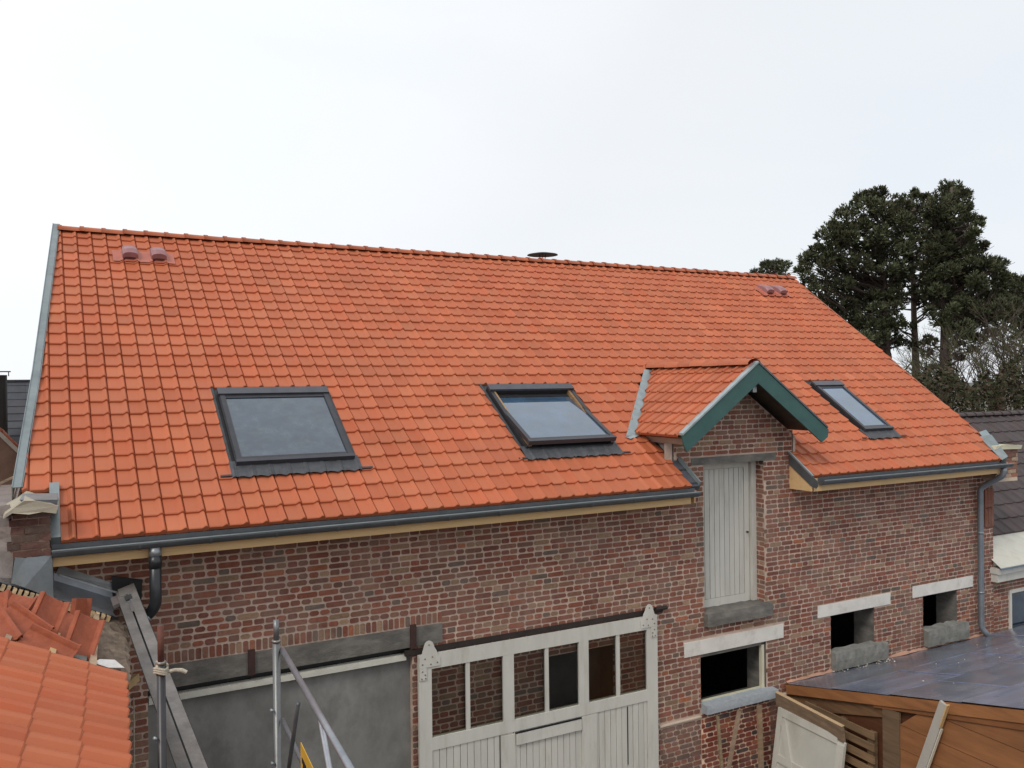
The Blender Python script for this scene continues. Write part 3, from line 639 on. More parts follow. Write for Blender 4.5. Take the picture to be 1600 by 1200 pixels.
# ---- kneelers (brick corner pillars with cap stones)
def kneeler(x0, x1, y0, y1, z0, z1, label, cap, seed):
    q = MB(); fr = Fr((0, y0, 0), (1, 0, 0), (0, 0, 1), (0, -1, 0))
    q.box(WORLD, (x0 + .008, y0, z0), (x1 - .008, y1, z1), 'mortar', (.6, .55, .5))
    rg = random.Random(seed); z = z0; k = 0
    while z < z1 - .02:
        e = rg.uniform(-.03, .02); x = x0 + e; first = True
        while x < x1 - .02:
            wd = .11 if (k % 2 and first) else .225; first = False
            q.box(WORLD, (x, y0 - .012 + rg.uniform(-.006, .006), z), (min(x + wd - .012, x1), y1 - .01, z + .058), 'brick', pick(cap), .004); x += wd
        z += .0683; k += 1
    o = S(q, 'kneeler', barn); o['label'] = label; return o
kneeler(-.27, .035, -.47, .25, -1.47, -1.10, 'dark brick kneeler at the left eave', [((.075, .035, .032), 1), ((.055, .035, .033), 1)], 2)
kneeler(13.97, 14.57, -.25, .3, -1.70, -1.20, 'weathered brick kneeler at the right eave', [((.20, .085, .06), 1), ((.3, .22, .17), .4), ((.13, .06, .05), 1)], 3)
def stone(name, pts, y0, y1, m, c=(1, 1, 1), amp=.012):
    q = MB(); n = len(pts); vs = []
    ys = np.linspace(y0, y1, 5)
    for y in ys:
        for (x, z) in pts: vs.append((x + rnd(-amp, amp), y + rnd(-amp, amp), z + rnd(-amp, amp)))
    q.poly(vs, [(i * n + a, (i + 1) * n + a, (i + 1) * n + (a + 1) % n, i * n + (a + 1) % n) for i in range(4) for a in range(n)] + [tuple(range(n)), tuple(reversed(range(4 * n, 5 * n)))], m, c); return S(q, name, barn)
stone('cap_stone', [(-.33, -1.11), (-.26, -1.07), (-.14, -1.085), (-.02, -1.08), (.085, -1.11), (.095, -1.03), (.03, -1.0), (-.08, -.985), (-.16, -.96), (-.24, -1.02), (-.31, -1.07)], -.56, .2, 'white_stone', (.55, .51, .42))
mb = MB(); mb.face([(-.20, -.50, -.965), (.09, -.50, -.985), (.10, -.2, -.96), (-.18, -.2, -.945)], 'zinc'); mb.face([(-.20, -.50, -.965), (.09, -.50, -.985), (.09, -.52, -1.02), (-.17, -.52, -.995)], 'lead')
mb.face([(.088, -.50, -.985), (.10, -.2, -.96), (.10, -.2, -1.05), (.088, -.50, -1.02)], 'zinc'); S(mb, 'cap_flashing', barn)
stone('cap_stone', [(13.90, -1.215), (14.62, -1.225), (14.64, -1.17), (14.17, -1.145), (13.92, -1.15)], -.3, .35, 'white_stone', (.8, .8, .62), .006)
stone('corbel_stone', [(14.02, -1.76), (14.52, -1.76), (14.54, -1.70), (14.0, -1.69)], -.27, .25, 'white_stone', (.75, .62, .5))
mb = MB(); mb.face([ROOF(13.97, .44, .06), ROOF(14.18, .46, .09), ROOF(14.24, .66, .10), ROOF(14.08, .66, .06)], 'zinc', (1.2, 1.25, 1.25)); S(mb, 'cap_flashing', barn)

# ================================================================== LEFT WING (photo's lower left)
TH = R(25); cT, sT = math.cos(TH), math.sin(TH); PH = R(4.5)
a_ = V((.13, -.02, -1.789)); nW = V((sT, 0, cT))
gdir = V((math.sin(PH), math.cos(PH), 0)); gdir = (gdir - nW * gdir.dot(nW)).normalized()
vdir = nW.cross(gdir).normalized()
if vdir.x > 0: vdir = -vdir
O_ = V((.503, -2.212, -2.073))
WING = Fr(O_, gdir, vdir, nW)            # u away from the viewer, v up the slope
wing = thing('wing_building', (-.8, -3, -6), 'low wing with ribbed orange tiles, its roof unfinished next to the barn', 'building')
WT = Fr(O_ - nW * .045, gdir, vdir, nW)
mb = MB(); tiles(mb, WT, lambda v: [(-4.3, -.10 if v > .26 else 0.0)], .0, .2045, -.0, 12, .268, prof=PROF2, lift=.016, var=.045, seed=41)
mb.face([WT(-4.3, .05, -.012), WT(-.12, .05, -.012), WT(-.12, 3.2, -.012), WT(-4.3, 3.2, -.012)], 'black')
mb.box(WT, (-1.93, .80, .056), (-1.885, .98, .062), 'zinc', (.9, .9, .9))
S(mb, 'wing_tiles', wing)
def wx(u, v, h=0): return WING(u, v, h)
mb = MB(); mb.poly([wx(-4.3, .02, -.08), wx(2.2, .02, -.08), wx(2.2, 3.2, -.08), wx(-4.3, 3.2, -.08), wx(-4.3, .02, -.14), wx(2.2, .02, -.14), wx(2.2, 3.2, -.14), wx(-4.3, 3.2, -.14)], [(0, 1, 2, 3), (4, 7, 6, 5), (0, 4, 5, 1), (3, 2, 6, 7)], 'membrane'); S(mb, 'roof_deck', wing)
# strip of decayed wall head at the eave
mb = MB(); rg = random.Random(8); n, m_ = 26, 7; vs = []
for i in range(n + 1):
    for j in range(m_ + 1):
        u = -.06 + 1.82 * i / n; v = -.05 + .30 * j / m_
        h = -.045 + rg.uniform(0, .035) - (.02 if j in (0, m_) else 0); vs.append(wx(u + rg.uniform(-.02, .02), v, h))
mb.poly(vs, [(i * (m_ + 1) + j, (i + 1) * (m_ + 1) + j, (i + 1) * (m_ + 1) + j + 1, i * (m_ + 1) + j + 1) for i in range(n) for j in range(m_)], 'debris'); S(mb, 'crumbling_wall_head', wing)
# wing walls
mb = MB(); A = [wx(-4.2, .10, -.1), wx(2.15, .10, -.1)]; B = [wx(-4.2, 3.15, -.1), wx(2.15, 3.15, -.1)]
mb.face([(A[0].x, A[0].y, -6), (A[1].x, A[1].y, -6), A[1], A[0]], 'mortar', (.45, .42, .4)); mb.face([(A[0].x, A[0].y, -6), A[0], B[0], (B[0].x, B[0].y, -6)], 'mortar', (.45, .42, .4)); mb.face([(B[0].x, B[0].y, -6), B[0], B[1], (B[1].x, B[1].y, -6)], 'mortar', (.45, .42, .4))
frE = Fr(V((A[0].x, A[0].y, 0)), (A[1] - A[0]).normalized(), (0, 0, 1)); frE.N = V((1, -.08, 0)).normalized()
bricks(mb, frE, lambda z: [(0, 6.2)], -5.9, -2.3, pal=BR_DARK, seed=51, pro=.012)
S(mb, 'wall', wing)
# battens
for k, (v0_, u0_, u1_) in enumerate(((.22, -.10, 1.72), (.50, -.12, 1.2), (.80, -.12, 1.5), (1.08, -.12, 1.5))):
    mb = MB(); mb.box(WING, (u0_, v0_, -.04), (u1_, v0_ + .042, .0), 'wood_new' if k % 2 else 'wood_old', (.75, .75, .75) if k % 2 else (1.4, 1.3, 1.2), .004); S(mb, 'batten', wing)
mb = MB(); mb.box(WING, (.35, .25, -.035), (.39, .62, -.012), 'wood_new', (.6, .6, .6)); mb.box(WING, (.08, .28, -.03), (.36, .50, -.02), 'membrane', (1.2, 1.3, 1.25)); S(mb, 'underlay', wing)
# zinc back gutter against the barn
ZF = Fr((.13, 0, -1.789), (cT, 0, -sT), (0, 1, 0), (sT, 0, cT))      # u down the slope, v towards the barn
mb = MB()
P = [ZF(-.80, -.485, -.085), ZF(.50, -.50, -.085), ZF(.50, -.24, -.105), ZF(-.80, -.22, -.105), ZF(.50, -.05, -.02), ZF(-.80, -.05, -.02), ZF(.50, -.045, .04), ZF(-.80, -.045, .04)]
mb.poly(P, [(0, 1, 2, 3), (3, 2, 4, 5), (5, 4, 6, 7)], 'galvanised', (1.05, 1.08, 1.12))
mb.box(ZF, (-.05, -.075, .035), (.53, -.045, .05), 'galvanised', (1.6, 1.6, 1.6)); mb.face([ZF(-.08, -.045, .04), ZF(.53, -.045, .04), ZF(.53, -.01, .10), ZF(-.08, -.01, .115)], 'galvanised', (.9, .9, .9))
S(mb, 'valley_gutter', wing)
mb = MB(); mb.poly([(-.24, -.475, -1.46), (.045, -.48, -1.47), (.05, -.46, -1.86), (-.27, -.47, -1.68), (-.16, -.50, -1.47), (-.17, -.52, -1.72)], [(1, 2, 5, 4), (4, 5, 3, 0)], 'galvanised', (.85, .9, .92)); mb.face([(.045, -.48, -1.47), (.05, -.46, -1.86), (.06, -.02, -1.80), (.05, -.02, -1.45)], 'galvanised', (.6, .62, .65)); S(mb, 'apron_flashing', wing)
mb = MB(); x = -.80; rg = random.Random(12)
while x < .46:
    wd = rg.uniform(.026, .034); mb.box(ZF, (x, -.545 + rg.uniform(-.012, .008), -.14), (x + wd, -.488, -.088 + rg.uniform(-.004, .0)), 'wood_new', (lambda k_: (k_, k_ * 1.08, k_ * 1.3))(rg.uniform(.6, .95)), .003); x += .047
S(mb, 'board_ends', wing)
mb = MB(); mb.box(ZF, (-.80, -.487, -.15), (.47, -.47, -.092), 'black'); S(mb, 'gap_board', wing)

# ---- loose tiles lying on the unfinished strip
def one_tile():
    q = MB(); Wd, Ln = .235, .37
    pr = [(-.5, .0), (-.47, .022), (-.42, .028), (-.36, .012), (-.33, .0), (-.2, -.004), (.2, -.004), (.33, .0), (.37, .018), (.42, .034), (.47, .034), (.5, .012)]
    n = len(pr); vs = []
    for th in (0, -.013):
        for v in (0, .02, .35, .37):
            for u, h in pr: vs.append(V((u * Wd, v - Ln / 2, h + th + (.01 if v < .01 else 0))))
    F = [(r_ * n + i, r_ * n + i + 1, (r_ + 1) * n + i + 1, (r_ + 1) * n + i) for r_ in range(3) for i in range(n - 1)]
    o = 4 * n; F += [(o + r_ * n + i, o + (r_ + 1) * n + i, o + (r_ + 1) * n + i + 1, o + r_ * n + i + 1) for r_ in range(3) for i in range(n - 1)]
    F += [(i, o + i, o + i + 1, i + 1) for i in range(n - 1)] + [(3 * n + i, 3 * n + i + 1, o + 3 * n + i + 1, o + 3 * n + i) for i in range(n - 1)]
    F += [(r_ * n, (r_ + 1) * n, o + (r_ + 1) * n, o + r_ * n) for r_ in range(3)] + [(r_ * n + n - 1, o + r_ * n + n - 1, o + (r_ + 1) * n + n - 1, (r_ + 1) * n + n - 1) for r_ in range(3)]
    q.poly(vs, F, 'tile_worn'); return q.build('loose_roof_tile')
T0 = one_tile()
TL = [  # u, v, h, yaw, tilt x, tilt y, label
    (.12, .36, .11, 6, 52, 14, 'loose orange tile at the right front of the pile, beside the bare batten'),
    (.48, .47, .06, -14, 30, 2, 'loose orange tile lying behind the front right tile of the pile'),
    (.78, .40, .08, 60, 70, 0, 'loose orange tile standing on edge by the wood block ends'),
    (.30, .64, .13, 2, 50, 16, 'loose orange tile in the middle of the pile, ribbed side towards the zinc'),
    (.60, .70, .05, 30, 22, -6, 'loose orange tile at the top middle of the pile'),
    (-.06, .56, .035, 78, 6, -30, 'loose orange tile slid down in front of the pile'),
    (.14, .78, .08, 62, 10, -34, 'long loose tile leaning at the left of the pile'),
    (.42, .88, .07, -10, 42, -10, 'loose orange tile at the far left of the pile by the zinc edge'),
    (.02, .94, .05, 40, 16, -20, 'loose orange tile lowest at the left edge of the photo'),
    (.26, 1.02, .08, 18, 36, -14, 'loose orange tile cut off by the left edge of the photo'),
]
for i, (u, v, h, yw, tx, ty, lb) in enumerate(TL):
    o = T0 if i == 0 else T0.copy()
    if i: COL.objects.link(o)
    base = Matrix((WING.U, -WING.W, WING.N)).transposed() if False else Matrix((-WING.W, WING.U, WING.N)).transposed()
    rot = base.to_4x4() @ Matrix.Rotation(R(yw), 4, 'Z') @ Matrix.Rotation(R(tx), 4, 'X') @ Matrix.Rotation(R(ty), 4, 'Y')
    o.matrix_world = Matrix.Translation(WING(u + .12, v, h - .035)) @ rot
    tag(o, lb, 'roof tile', 'loose roof tiles heaped on the unfinished wing roof')
mb = MB(); mb.poly([wx(-.02, .13, .0), wx(.06, .02, .01), wx(.12, .10, .03), wx(.10, .2, .01), wx(.03, .24, -.01)], [(0, 1, 2, 3, 4)], 'paper'); single(mb, 'paper_scrap', 'crumpled white scrap lying against the top of the ribbed tiles', 'scrap')
rg = random.Random(5)
mb = MB(); p = V((.60, -1.25, -2.45)); mb.box(Fr(p, V((.5, .85, .1)).normalized(), V((-.85, .5, .0)).normalized()), (-.09, -.03, -.03), (.09, .03, .03), 'wood_new', (.6, .6, .6), .006); single(mb, 'wood_offcut', 'short pale offcut of timber caught behind the eave board', 'offcut')

# ---- black sheet on the wall
mb = MB(); mb.poly([(.545, -.05, -1.80), (.81, -.05, -1.865), (.80, -.06, -2.04), (.71, -.07, -2.2), (.545, -.05, -1.98), (.545, -.02, -1.80), (.81, -.02, -1.865), (.80, -.02, -2.04), (.71, -.02, -2.2), (.545, -.02, -1.98)], [(0, 4, 3, 2, 1), (0, 1, 6, 5), (1, 2, 7, 6), (2, 3, 8, 7), (3, 4, 9, 8), (4, 0, 5, 9)], 'black'); single(mb, 'black_sheet', 'black rubber sheet fixed to the bricks beside the black downpipe', 'sheet')
# ---- leaning slotted board (eave board)
A, B = V((.645, -.28, -1.90)), V((.84, -3.30, -2.56)); ax = (B - A).normalized(); vw = ((A + B) / 2 - V((0, -D, 0))).normalized(); sd2 = ax.cross(vw).normalized()
if sd2.x < 0: sd2 = -sd2
nn = sd2.cross(ax).normalized()
if nn.dot(vw) > 0: nn = -nn
BD = Fr(A, ax, sd2, nn); Ln = (B - A).length
bt = thing('slotted_board', B, 'long grey weathered slotted board sloping down past the wing eave to the scaffold', 'board')
mb = MB(); mb.box(BD, (0, -.085, 0), (Ln, -.008, .02), 'wood_old', (.46, .56, .74), .003); mb.box(BD, (0, -.085, -.05), (Ln, -.075, .0), 'galvanised', (.6, .56, .55)); S(mb, 'rail', bt)
mb = MB(); mb.box(BD, (.02, .008, .0), (Ln, .085, .026), 'wood_old', (.58, .70, .92), .003); mb.box(BD, (.02, .075, -.05), (Ln, .085, .0), 'galvanised', (.6, .56, .55)); S(mb, 'rail', bt)
mb = MB(); mb.box(BD, (-.03, -.09, -.012), (Ln, .09, -.002), 'black'); mb.box(BD, (-.02, -.06, .020), (.14, .085, .032), 'galvanised', (1.25, 1.15, 1.05))
mb.box(BD, (.28, -.012, .021), (.50, .01, .03), 'galvanised', (.9, .82, .8)); mb.box(BD, (.05, -.14, -.02), (.22, -.085, .015), 'galvanised', (1, .85, .82)); mb.box(BD, (.17, -.03, .021), (.26, .03, .034), 'lead'); S(mb, 'end_plate', bt)
# hanging cable at the edge of the rendered panel
mb = MB(); mb.tube([(.70, -.3, -2.9), (.70, -.3, -4.2), (.66, -.3, -4.35), (.5, -.35, -4.6)], .006, 'rope', 6); mb.tube([(.70, -.3, -3.62), (.70, -.3, -3.66)], .012, 'paper', 6); single(mb, 'hanging_cable', 'thin pale cable hanging straight down beside the rendered panel', 'cable')

# ================================================================== SCAFFOLD
sc = thing('scaffold_frame', (.92, -3.7, -6), 'grey tubular scaffold frame with two posts and guard rails in front of the rendered panel', 'scaffold')
gd = V((math.sin(R(4.7)), math.cos(R(4.7)), 0))
def std(P, ztop, zsp, m='galvanised', rust=False):
    q = MB(); q.tube([(P.x, P.y, -6), (P.x, P.y, zsp)], .0242, 'dark_metal' if rust else 'galvanised', 14, (1.1, 1.05, 1.0) if rust else (.5, .49, .47))
    for z in (zsp - .42, zsp - .75): q.tube([(P.x - .03, P.y - .02, z), (P.x - .045, P.y - .03, z + .012)], .01, 'zinc', 6, (1.5, 1.5, 1.5))
    q.tube([(P.x, P.y, zsp), (P.x, P.y, zsp + .015)], .028, 'galvanised', 14, (.8, .7, .6))
    o = S(q, 'post', sc, True)
    q = MB(); q.tube([(P.x, P.y, zsp + .015), (P.x, P.y, ztop)], .018, 'rust' if rust else 'galvanised', 12, (1, 1, 1) if rust else (.6, .6, .6)); S(q, 'spigot', sc, True)
PA = V((1.262, -3.59, 0)); PB = V((.573, -3.72, 0))
std(PA, -1.475, -1.615); std(PB, -1.38, -1.60, rust=True)
QA, QB = PA - gd * 2.57, PB - gd * 2.57
std(QA, -1.475, -1.615); std(QB, -1.40, -1.60)
def rail(A, B, r, name, c=(.85, .87, .9), m='galvanised'):
    q = MB(); q.tube([A, B], r, m, 12, c); S(q, name, sc, True)
rail(PA + V((.035, -.01, -1.665)), QA + V((.035, 0, -1.665)), .0175, 'guard_rail')
rail(PA + V((.03, -.02, -2.10)), QA + V((.03, 0, -2.10)), .0125, 'guard_rail')
rail(PB + V((-.035, 0, -2.6)), QB + V((-.035, 0, -2.6)), .0175, 'guard_rail')
rail(PA + V((-.03, -.03, -1.68)) - gd * .9, PA + V((-.03, -.03, -2.9)) - gd * .05, .012, 'brace', (.3, .3, .3))
rail(PA + V((.05, 0, -1.69)) - gd * 1.12, PA + V((.05, 0, -2.75)) - gd * 2.4, .014, 'brace', (1.6, 1.6, 1.65), 'galvanised')
rail(PA + V((0, 0, -3.4)), PB + V((0, 0, -3.4)), .02, 'cross_bar'); rail(PA + V((0, 0, -5.4)), PB + V((0, 0, -5.4)), .02, 'cross_bar')
# rope knotted round the left post
mb = MB(); pts = []
for i in range(60):
    t = i / 59 * 2 * math.pi * 3; pts.append(V((PB.x + .034 * math.cos(t) * (1 + .1 * math.sin(3 * t)), PB.y + .034 * math.sin(t), -1.615 - .012 * (i / 59) * 3 + .006 * math.sin(2 * t))))
mb.tube(pts, .008, 'rope', 6); mb.tube([pts[-1], pts[-1] + V((.04, -.02, .01)), pts[-1] + V((.075, -.03, .005)), pts[-1] + V((.10, -.035, -.01))], [.011, .010, .012, .011], 'rope', 7)
mb.tube([pts[5], pts[5] + V((-.02, -.02, .03)), pts[9] + V((.02, -.01, .035)), pts[12]], .008, 'rope', 6)
single(mb, 'rope', 'frayed pale rope knotted round the left scaffold post', 'rope')
# yellow sign, edge-on, hung from the guard rail
SG = Fr(PA + V((-.02, -.03, -1.88)) - gd * .92, -gd, V((0, 0, -1)), V((-1, 0, 0)))
sg_ = thing('warning_sign', SG(.2, .3, 0), 'orange-yellow metal sign with black lettering hanging behind the scaffold rail', 'sign')
mb = MB(); mb.box(SG, (0, 0, 0), (.62, .42, .004), 'sign_yellow'); S(mb, 'sign_plate', sg_)
mb = MB(); # black letter shapes (the photo shows only the tops of narrow capitals)
def letter(q, u, segs, k=1.0):
    for (a, b, c, d) in segs: q.box(SG, (u + a * k, .06 + b, .005), (u + c * k, .06 + d, .007), 'black')
T_ = [(0, 0, .08, .025), (.028, 0, .052, .15)]; E_ = [(0, 0, .02, .15), (0, 0, .06, .022), (0, .062, .05, .085), (0, .128, .06, .15)]; H_ = [(0, 0, .02, .15), (.045, 0, .065, .15), (0, .062, .065, .085)]
u = .05
for ch in (T_, H_, E_, T_, E_, H_): letter(mb, u, ch); u += .088
S(mb, 'lettering', sg_)

# ================================================================== RIGHT SHED
gs = V((math.sin(R(4.7)), math.cos(R(4.7)), 0)); SO = V((9.363, 0, -4.405))
q_ = V((9.065, -3.625, -3.53)) - SO; sdn = q_.normalized()
SHR = Fr(SO, V((1, 0, 0)), sdn); SHR.N = V((0, -sdn.z, 0)) + V((0, 0, 1)); SHR.N = V((1, 0, 0)).cross(-sdn).normalized(); 
if SHR.N.z < 0: SHR.N = -SHR.N
shed = thing('lean_to_shed', (12, -2, -6), 'timber lean-to shed with glossy blue-grey sheet roof against the barn wall', 'shed')
mb = MB(); SL = 5.2; rg = random.Random(3)
bands = [(0, .95), (.93, 1.95), (1.93, 3.0), (2.98, 4.1), (4.08, SL)]
for k, (a, b) in enumerate(bands):
    n = 90
    x = -.03
    while x < 9:
        x2 = x + .11
        h0, h1 = .012 + k * .004 + .004 * math.sin(x * 9), .012 + k * .004 + .004 * math.sin(x2 * 9)
        mb.face([SHR(x, a, h0 + .006), SHR(x2, a, h1 + .006), SHR(x2, b, h1), SHR(x, b, h0)], 'sheet', (1 + .25 * (k % 2), 1 + .25 * (k % 2), 1 + .3 * (k % 2)))
        x = x2
    mb.box(SHR, (-.03, b - .03, .014 + k * .004), (9, b - .005, .024 + k * .004), 'sheet', (1.5, 1.4, 1.4))
for x, a, b in ((1.35, .95, 1.95), (.9, 1.95, 3.0), (2.9, 1.0, 1.95), (2.3, 1.95, 4.1), (4.6, 0, 1.9), (4.1, 2, 4.1)): mb.box(SHR, (x, a, .02), (x + .014, b, .034), 'sheet', (2.0, 2.0, 2.2))
S(mb, 'roof_sheet', shed)
mb = MB(); vs = []; rg = random.Random(31)
for i in range(60): vs.append((SHR(i * .1, .0, .02 + rg.uniform(.03, .07)), SHR(i * .1, .05 + rg.uniform(-.015, .03), .024)))
for i in range(47): mb.face([vs[i][0] + V((0, -.008, 0)), vs[i][1], vs[i + 1][1], vs[i + 1][0] + V((0, -.008, 0))], 'mortar', (.85, .66, .58))
S(mb, 'mortar_fillet', shed)
mb = MB(); mb.box(SHR, (-.035, .02, -.125), (.005, SL, .004), 'wood_orange', (1.15, 1.15, 1.1), .001); S(mb, 'edge_beam', shed)
mb = MB(); mb.box(SHR, (.01, 0, -.02), (9, SL, .003), 'wood_orange', (.7, .7, .7)); S(mb, 'roof_deck', shed)
# side wall plane: u along -g (towards viewer), v = z
SW = Fr(SO + V((0.02, 0, 0)), -gs, (0, 0, 1), V((-gs.y, gs.x, 0)))
def ztop(u): return u * .2427 - .13
mb = MB(); rg = random.Random(17); z = -1.6
while z < 1.2:
    z2 = z + .29
    us_ = max(1.62, (z2 + .13) / .2427 - .0)
    a0 = max(2.02, (z + .14) / .2427); a1 = max(2.02, (z2 + .14) / .2427)
    if a0 < 5.0: mb.poly([SW(a0, z + .004, 0), SW(5.05, z + .004, 0), SW(5.05, z2 - .004, .0), SW(a1, z2 - .004, .0), SW(a0, z + .004, .018), SW(5.05, z + .004, .018), SW(5.05, z2 - .004, .012), SW(a1, z2 - .004, .012)], [(4, 5, 6, 7), (0, 1, 5, 4), (3, 7, 6, 2), (0, 4, 7, 3)], 'wood_orange', (lambda k_: (k_, k_, k_))(rg.uniform(.9, 1.08)))
    z = z2
mb.face([SW(.0, -1.6, -.03), SW(5.05, -1.6, -.03), SW(5.05, ztop(5.05), -.03), SW(0, -.13, -.03)], 'wood_orange', (.35, .3, .3)); S(mb, 'wall_boards', shed)
onebox('corner_post', shed, (1.76, -1.6, 0), (2.02, ztop(1.76) - .01, .03), 'pallet', SW, (.55, .55, .6))
mb = MB(); mb.poly([SW(0, -.13, -.0), SW(1.76, ztop(1.76), 0), SW(1.76, ztop(1.76) - .16, 0), SW(0, -.36, 0)], [(0, 1, 2, 3)], 'pallet', (.6, .5, .45)); mb.poly([SW(1.62, ztop(1.62) + .0, .035), SW(5.05, ztop(5.05), .035), SW(5.05, ztop(5.05) - .12, .035), SW(1.62, ztop(1.62) - .04, .035)], [(0, 1, 2, 3)], 'wood_orange', (.8, .75, .7)); S(mb, 'upper_boards', shed)
for x, y in ((9.5, -4.9), (18, -4.9), (18, -.3)): onebox('post', shed, (x, y, -6), (x + .1, y + .1, -3.3 if y < -1 else -4.45), 'wood_orange')
# pallet standing against the shed side
pl_ = thing('wooden_pallet', SW(.8, -1.6, .03), 'weathered wooden pallet standing on edge under the shed roof edge', 'pallet')
for k in range(10):
    z = -.06 - k * .150
    mb = MB(); kk = rnd(.65, .95); mb.box(SW, (.50, z - .095, .10), (1.70, z, .122), 'pallet', (kk, kk, kk * 1.02), .003); S(mb, 'slat', pl_)
for u in (.54, 1.08, 1.58):
    mb = MB(); mb.box(SW, (u, -1.55, .02), (u + .09, -.08, .10), 'pallet', (.5, .5, .5)); S(mb, 'bearer', pl_)
# prop leaning at the shed
mb = MB(); A = SW(2.70, .64, .05); B = SW(1.95, -1.595, .16); ax = (B - A).normalized(); sw = ax.cross(SW.N).normalized(); PF = Fr(A, ax, sw, SW.N)
mb.box(PF, (0, -.055, 0), ((B - A).length, .055, .035), 'white_stone', (.62, .60, .58), .004); mb.box(PF, (-.02, -.062, .0), (.28, -.045, .05), 'wood_new', (.9, .9, .85), .004); mb.box(PF, (.30, -.075, .0), ((B - A).length, -.056, .03), 'white_stone', (.95, .93, .82), .003)
single(mb, 'leaning_plank', 'pale grey painted plank leaning steeply on the shed roof edge', 'plank')
# debris grains on the sheet roof
rg = random.Random(77)
def blob(q, P, r, m, c):
    pts = [P + V((rg.uniform(-r, r), rg.uniform(-r, r), rg.uniform(0, r * 1.2))) for _ in range(6)]
    q.poly(pts, [(0, 1, 2), (0, 2, 3), (0, 3, 4), (3, 4, 5), (1, 2, 5), (0, 4, 5), (1, 4, 0)], m, c)
mb = MB()
for i in range(95):
    a, b = (rg.uniform(.9, 2.1), rg.uniform(.06, .30)) if i < 65 else (rg.uniform(.2, 6), rg.uniform(.1, 3.8))
    blob(mb, SHR(a, b, .03), rg.uniform(.006, .016), 'white_stone', (1.1, 1.05, .95))
tag(centre(mb.build('mortar_crumbs')), 'pale mortar crumbs scattered over the sheet roof of the shed', 'rubble', kind='stuff')
# white braced door leaning on the pallet
TP = [V((9.02, -.20, -4.60)), V((8.93, -1.42, -4.60))]; du = (TP[1] - TP[0]).normalized(); dd = V((-.16, 0, -1)).normalized(); dd = (dd - du * dd.dot(du)).normalized()
DF = Fr(TP[0], du, dd); DF.N = V((-1, -.08, .1)).normalized(); wd = (TP[1] - TP[0]).length; hd = 1.38
wdo = thing('ledged_door', DF(wd / 2, hd, 0), 'cream ledged and braced door leaning on the pallet beside the barn', 'door')
mb = MB(); mb.prism(DF, [(0, 0), (wd - .10, 0), (wd, .06), (wd, hd), (0, hd)], -.03, 0, 'white_paint', (.94, .95, .93)); S(mb, 'panel', wdo)
mb = MB()
for (a, b) in (((0, 0), (.09, hd)), ((wd - .12, .09), (wd, hd)), ((.09, 0), (wd - .12, .10)), ((.09, .62), (wd - .12, .72)), ((.09, hd - .12), (wd - .12, hd))): mb.box(DF, (a[0], a[1], .0), (b[0], b[1], .02), 'white_paint', (1, 1, .98), .001)
S(mb, 'rails', wdo)
mb = MB(); a, b = V((.11, .12, 0)), V((.56, hd - .12, 0)); t = (b - a).normalized(); n_ = V((-t.y, t.x, 0)) * .045
mb.prism(DF, [(a.x - n_.x, a.y - n_.y), (a.x + n_.x, a.y + n_.y), (b.x + n_.x, b.y + n_.y), (b.x - n_.x, b.y - n_.y)][::-1], .003, .024, 'white_paint', (1.02, 1.02, 1.0)); S(mb, 'brace', wdo)
mb = MB(); mb.box(DF, (wd - .02, .48, .0), (wd + .06, .52, .02), 'white_paint', (1.3, 1.3, 1.3)); S(mb, 'latch', wdo)
# thick plank on top of the door
mb = MB(); A, B = V((9.07, -.12, -4.435)), V((8.93, -1.40, -4.455)); ax = (B - A).normalized(); PF = Fr(A, ax, V((-.99, 0, -.12)).normalized(), V((-.12, 0, .99)).normalized())
mb.box(PF, (0, .0, -.185), ((B - A).length, .045, .020), 'wood_old', (.85, .75, .66), .003); mb.box(PF, (0, -.004, .021), ((B - A).length, .049, .027), 'wood_new', (.75, .8, .95), .002)
single(mb, 'thick_plank', 'thick brown plank set on edge along the top of the cream ledged door', 'plank')
# three strips leaning under the first window
for (x0, x1, zt_, wdd, lb, tone) in ((7.97, 7.93, -4.56, .045, 'thin upright timber strip leftmost under the blue-grey sill', (.8, .75, .6)), (8.36, 8.02, -4.55, .06, 'slanting timber strip in the middle under the blue-grey sill', (.9, .8, .75)), (8.73, 8.63, -4.55, .085, 'broad timber strip rightmost under the blue-grey sill', (.85, .72, .6))):
    mb = MB(); A = V((x0, -.10, zt_)); B = V((x1 + (x1 - x0) * .9, -.34, -5.99)); ax = (B - A).normalized(); sw = ax.cross(V((0, -1, 0))).normalized(); PF = Fr(A, ax, sw); PF.N = V((0, -1, 0))
    mb.box(PF, (0, -wdd / 2, 0), ((B - A).length, wdd / 2, .025), 'wood_old', tone, .003); single(mb, 'timber_strip', lb, 'timber')

# ================================================================== RIGHT NEIGHBOUR
nb = thing('neighbour_house', (17, 1.5, -6), 'neighbouring brick house with dark brown tiled roof and white box gutter, right of the barn', 'house')
mb = MB(); NW = WALLY(.03); mb.face([NW(14.26, -6), NW(14.80, -6), NW(14.80, -3.56), NW(14.26, -3.56)], 'mortar'); mb.face([NW(14.80, -3.72), NW(24, -3.72), NW(24, -3.56), NW(14.80, -3.56)], 'mortar')
bricks(mb, NW, lambda z: [(14.27, 14.74)] if z < -3.72 else [(14.27, 16.5)], -4.62, -3.56, seed=61); mb.face([NW(16.2, -6), NW(24, -6), NW(24, -3.72), NW(16.2, -3.72)], 'mortar'); S(mb, 'wall', nb)
mb = MB(); mb.face([(24, .03, -6), (24, 5.7, -6), (24, 5.7, -2.8), (24, 2.9, -.9), (24, .03, -2.8)], 'mortar'); S(mb, 'gable_wall', nb)
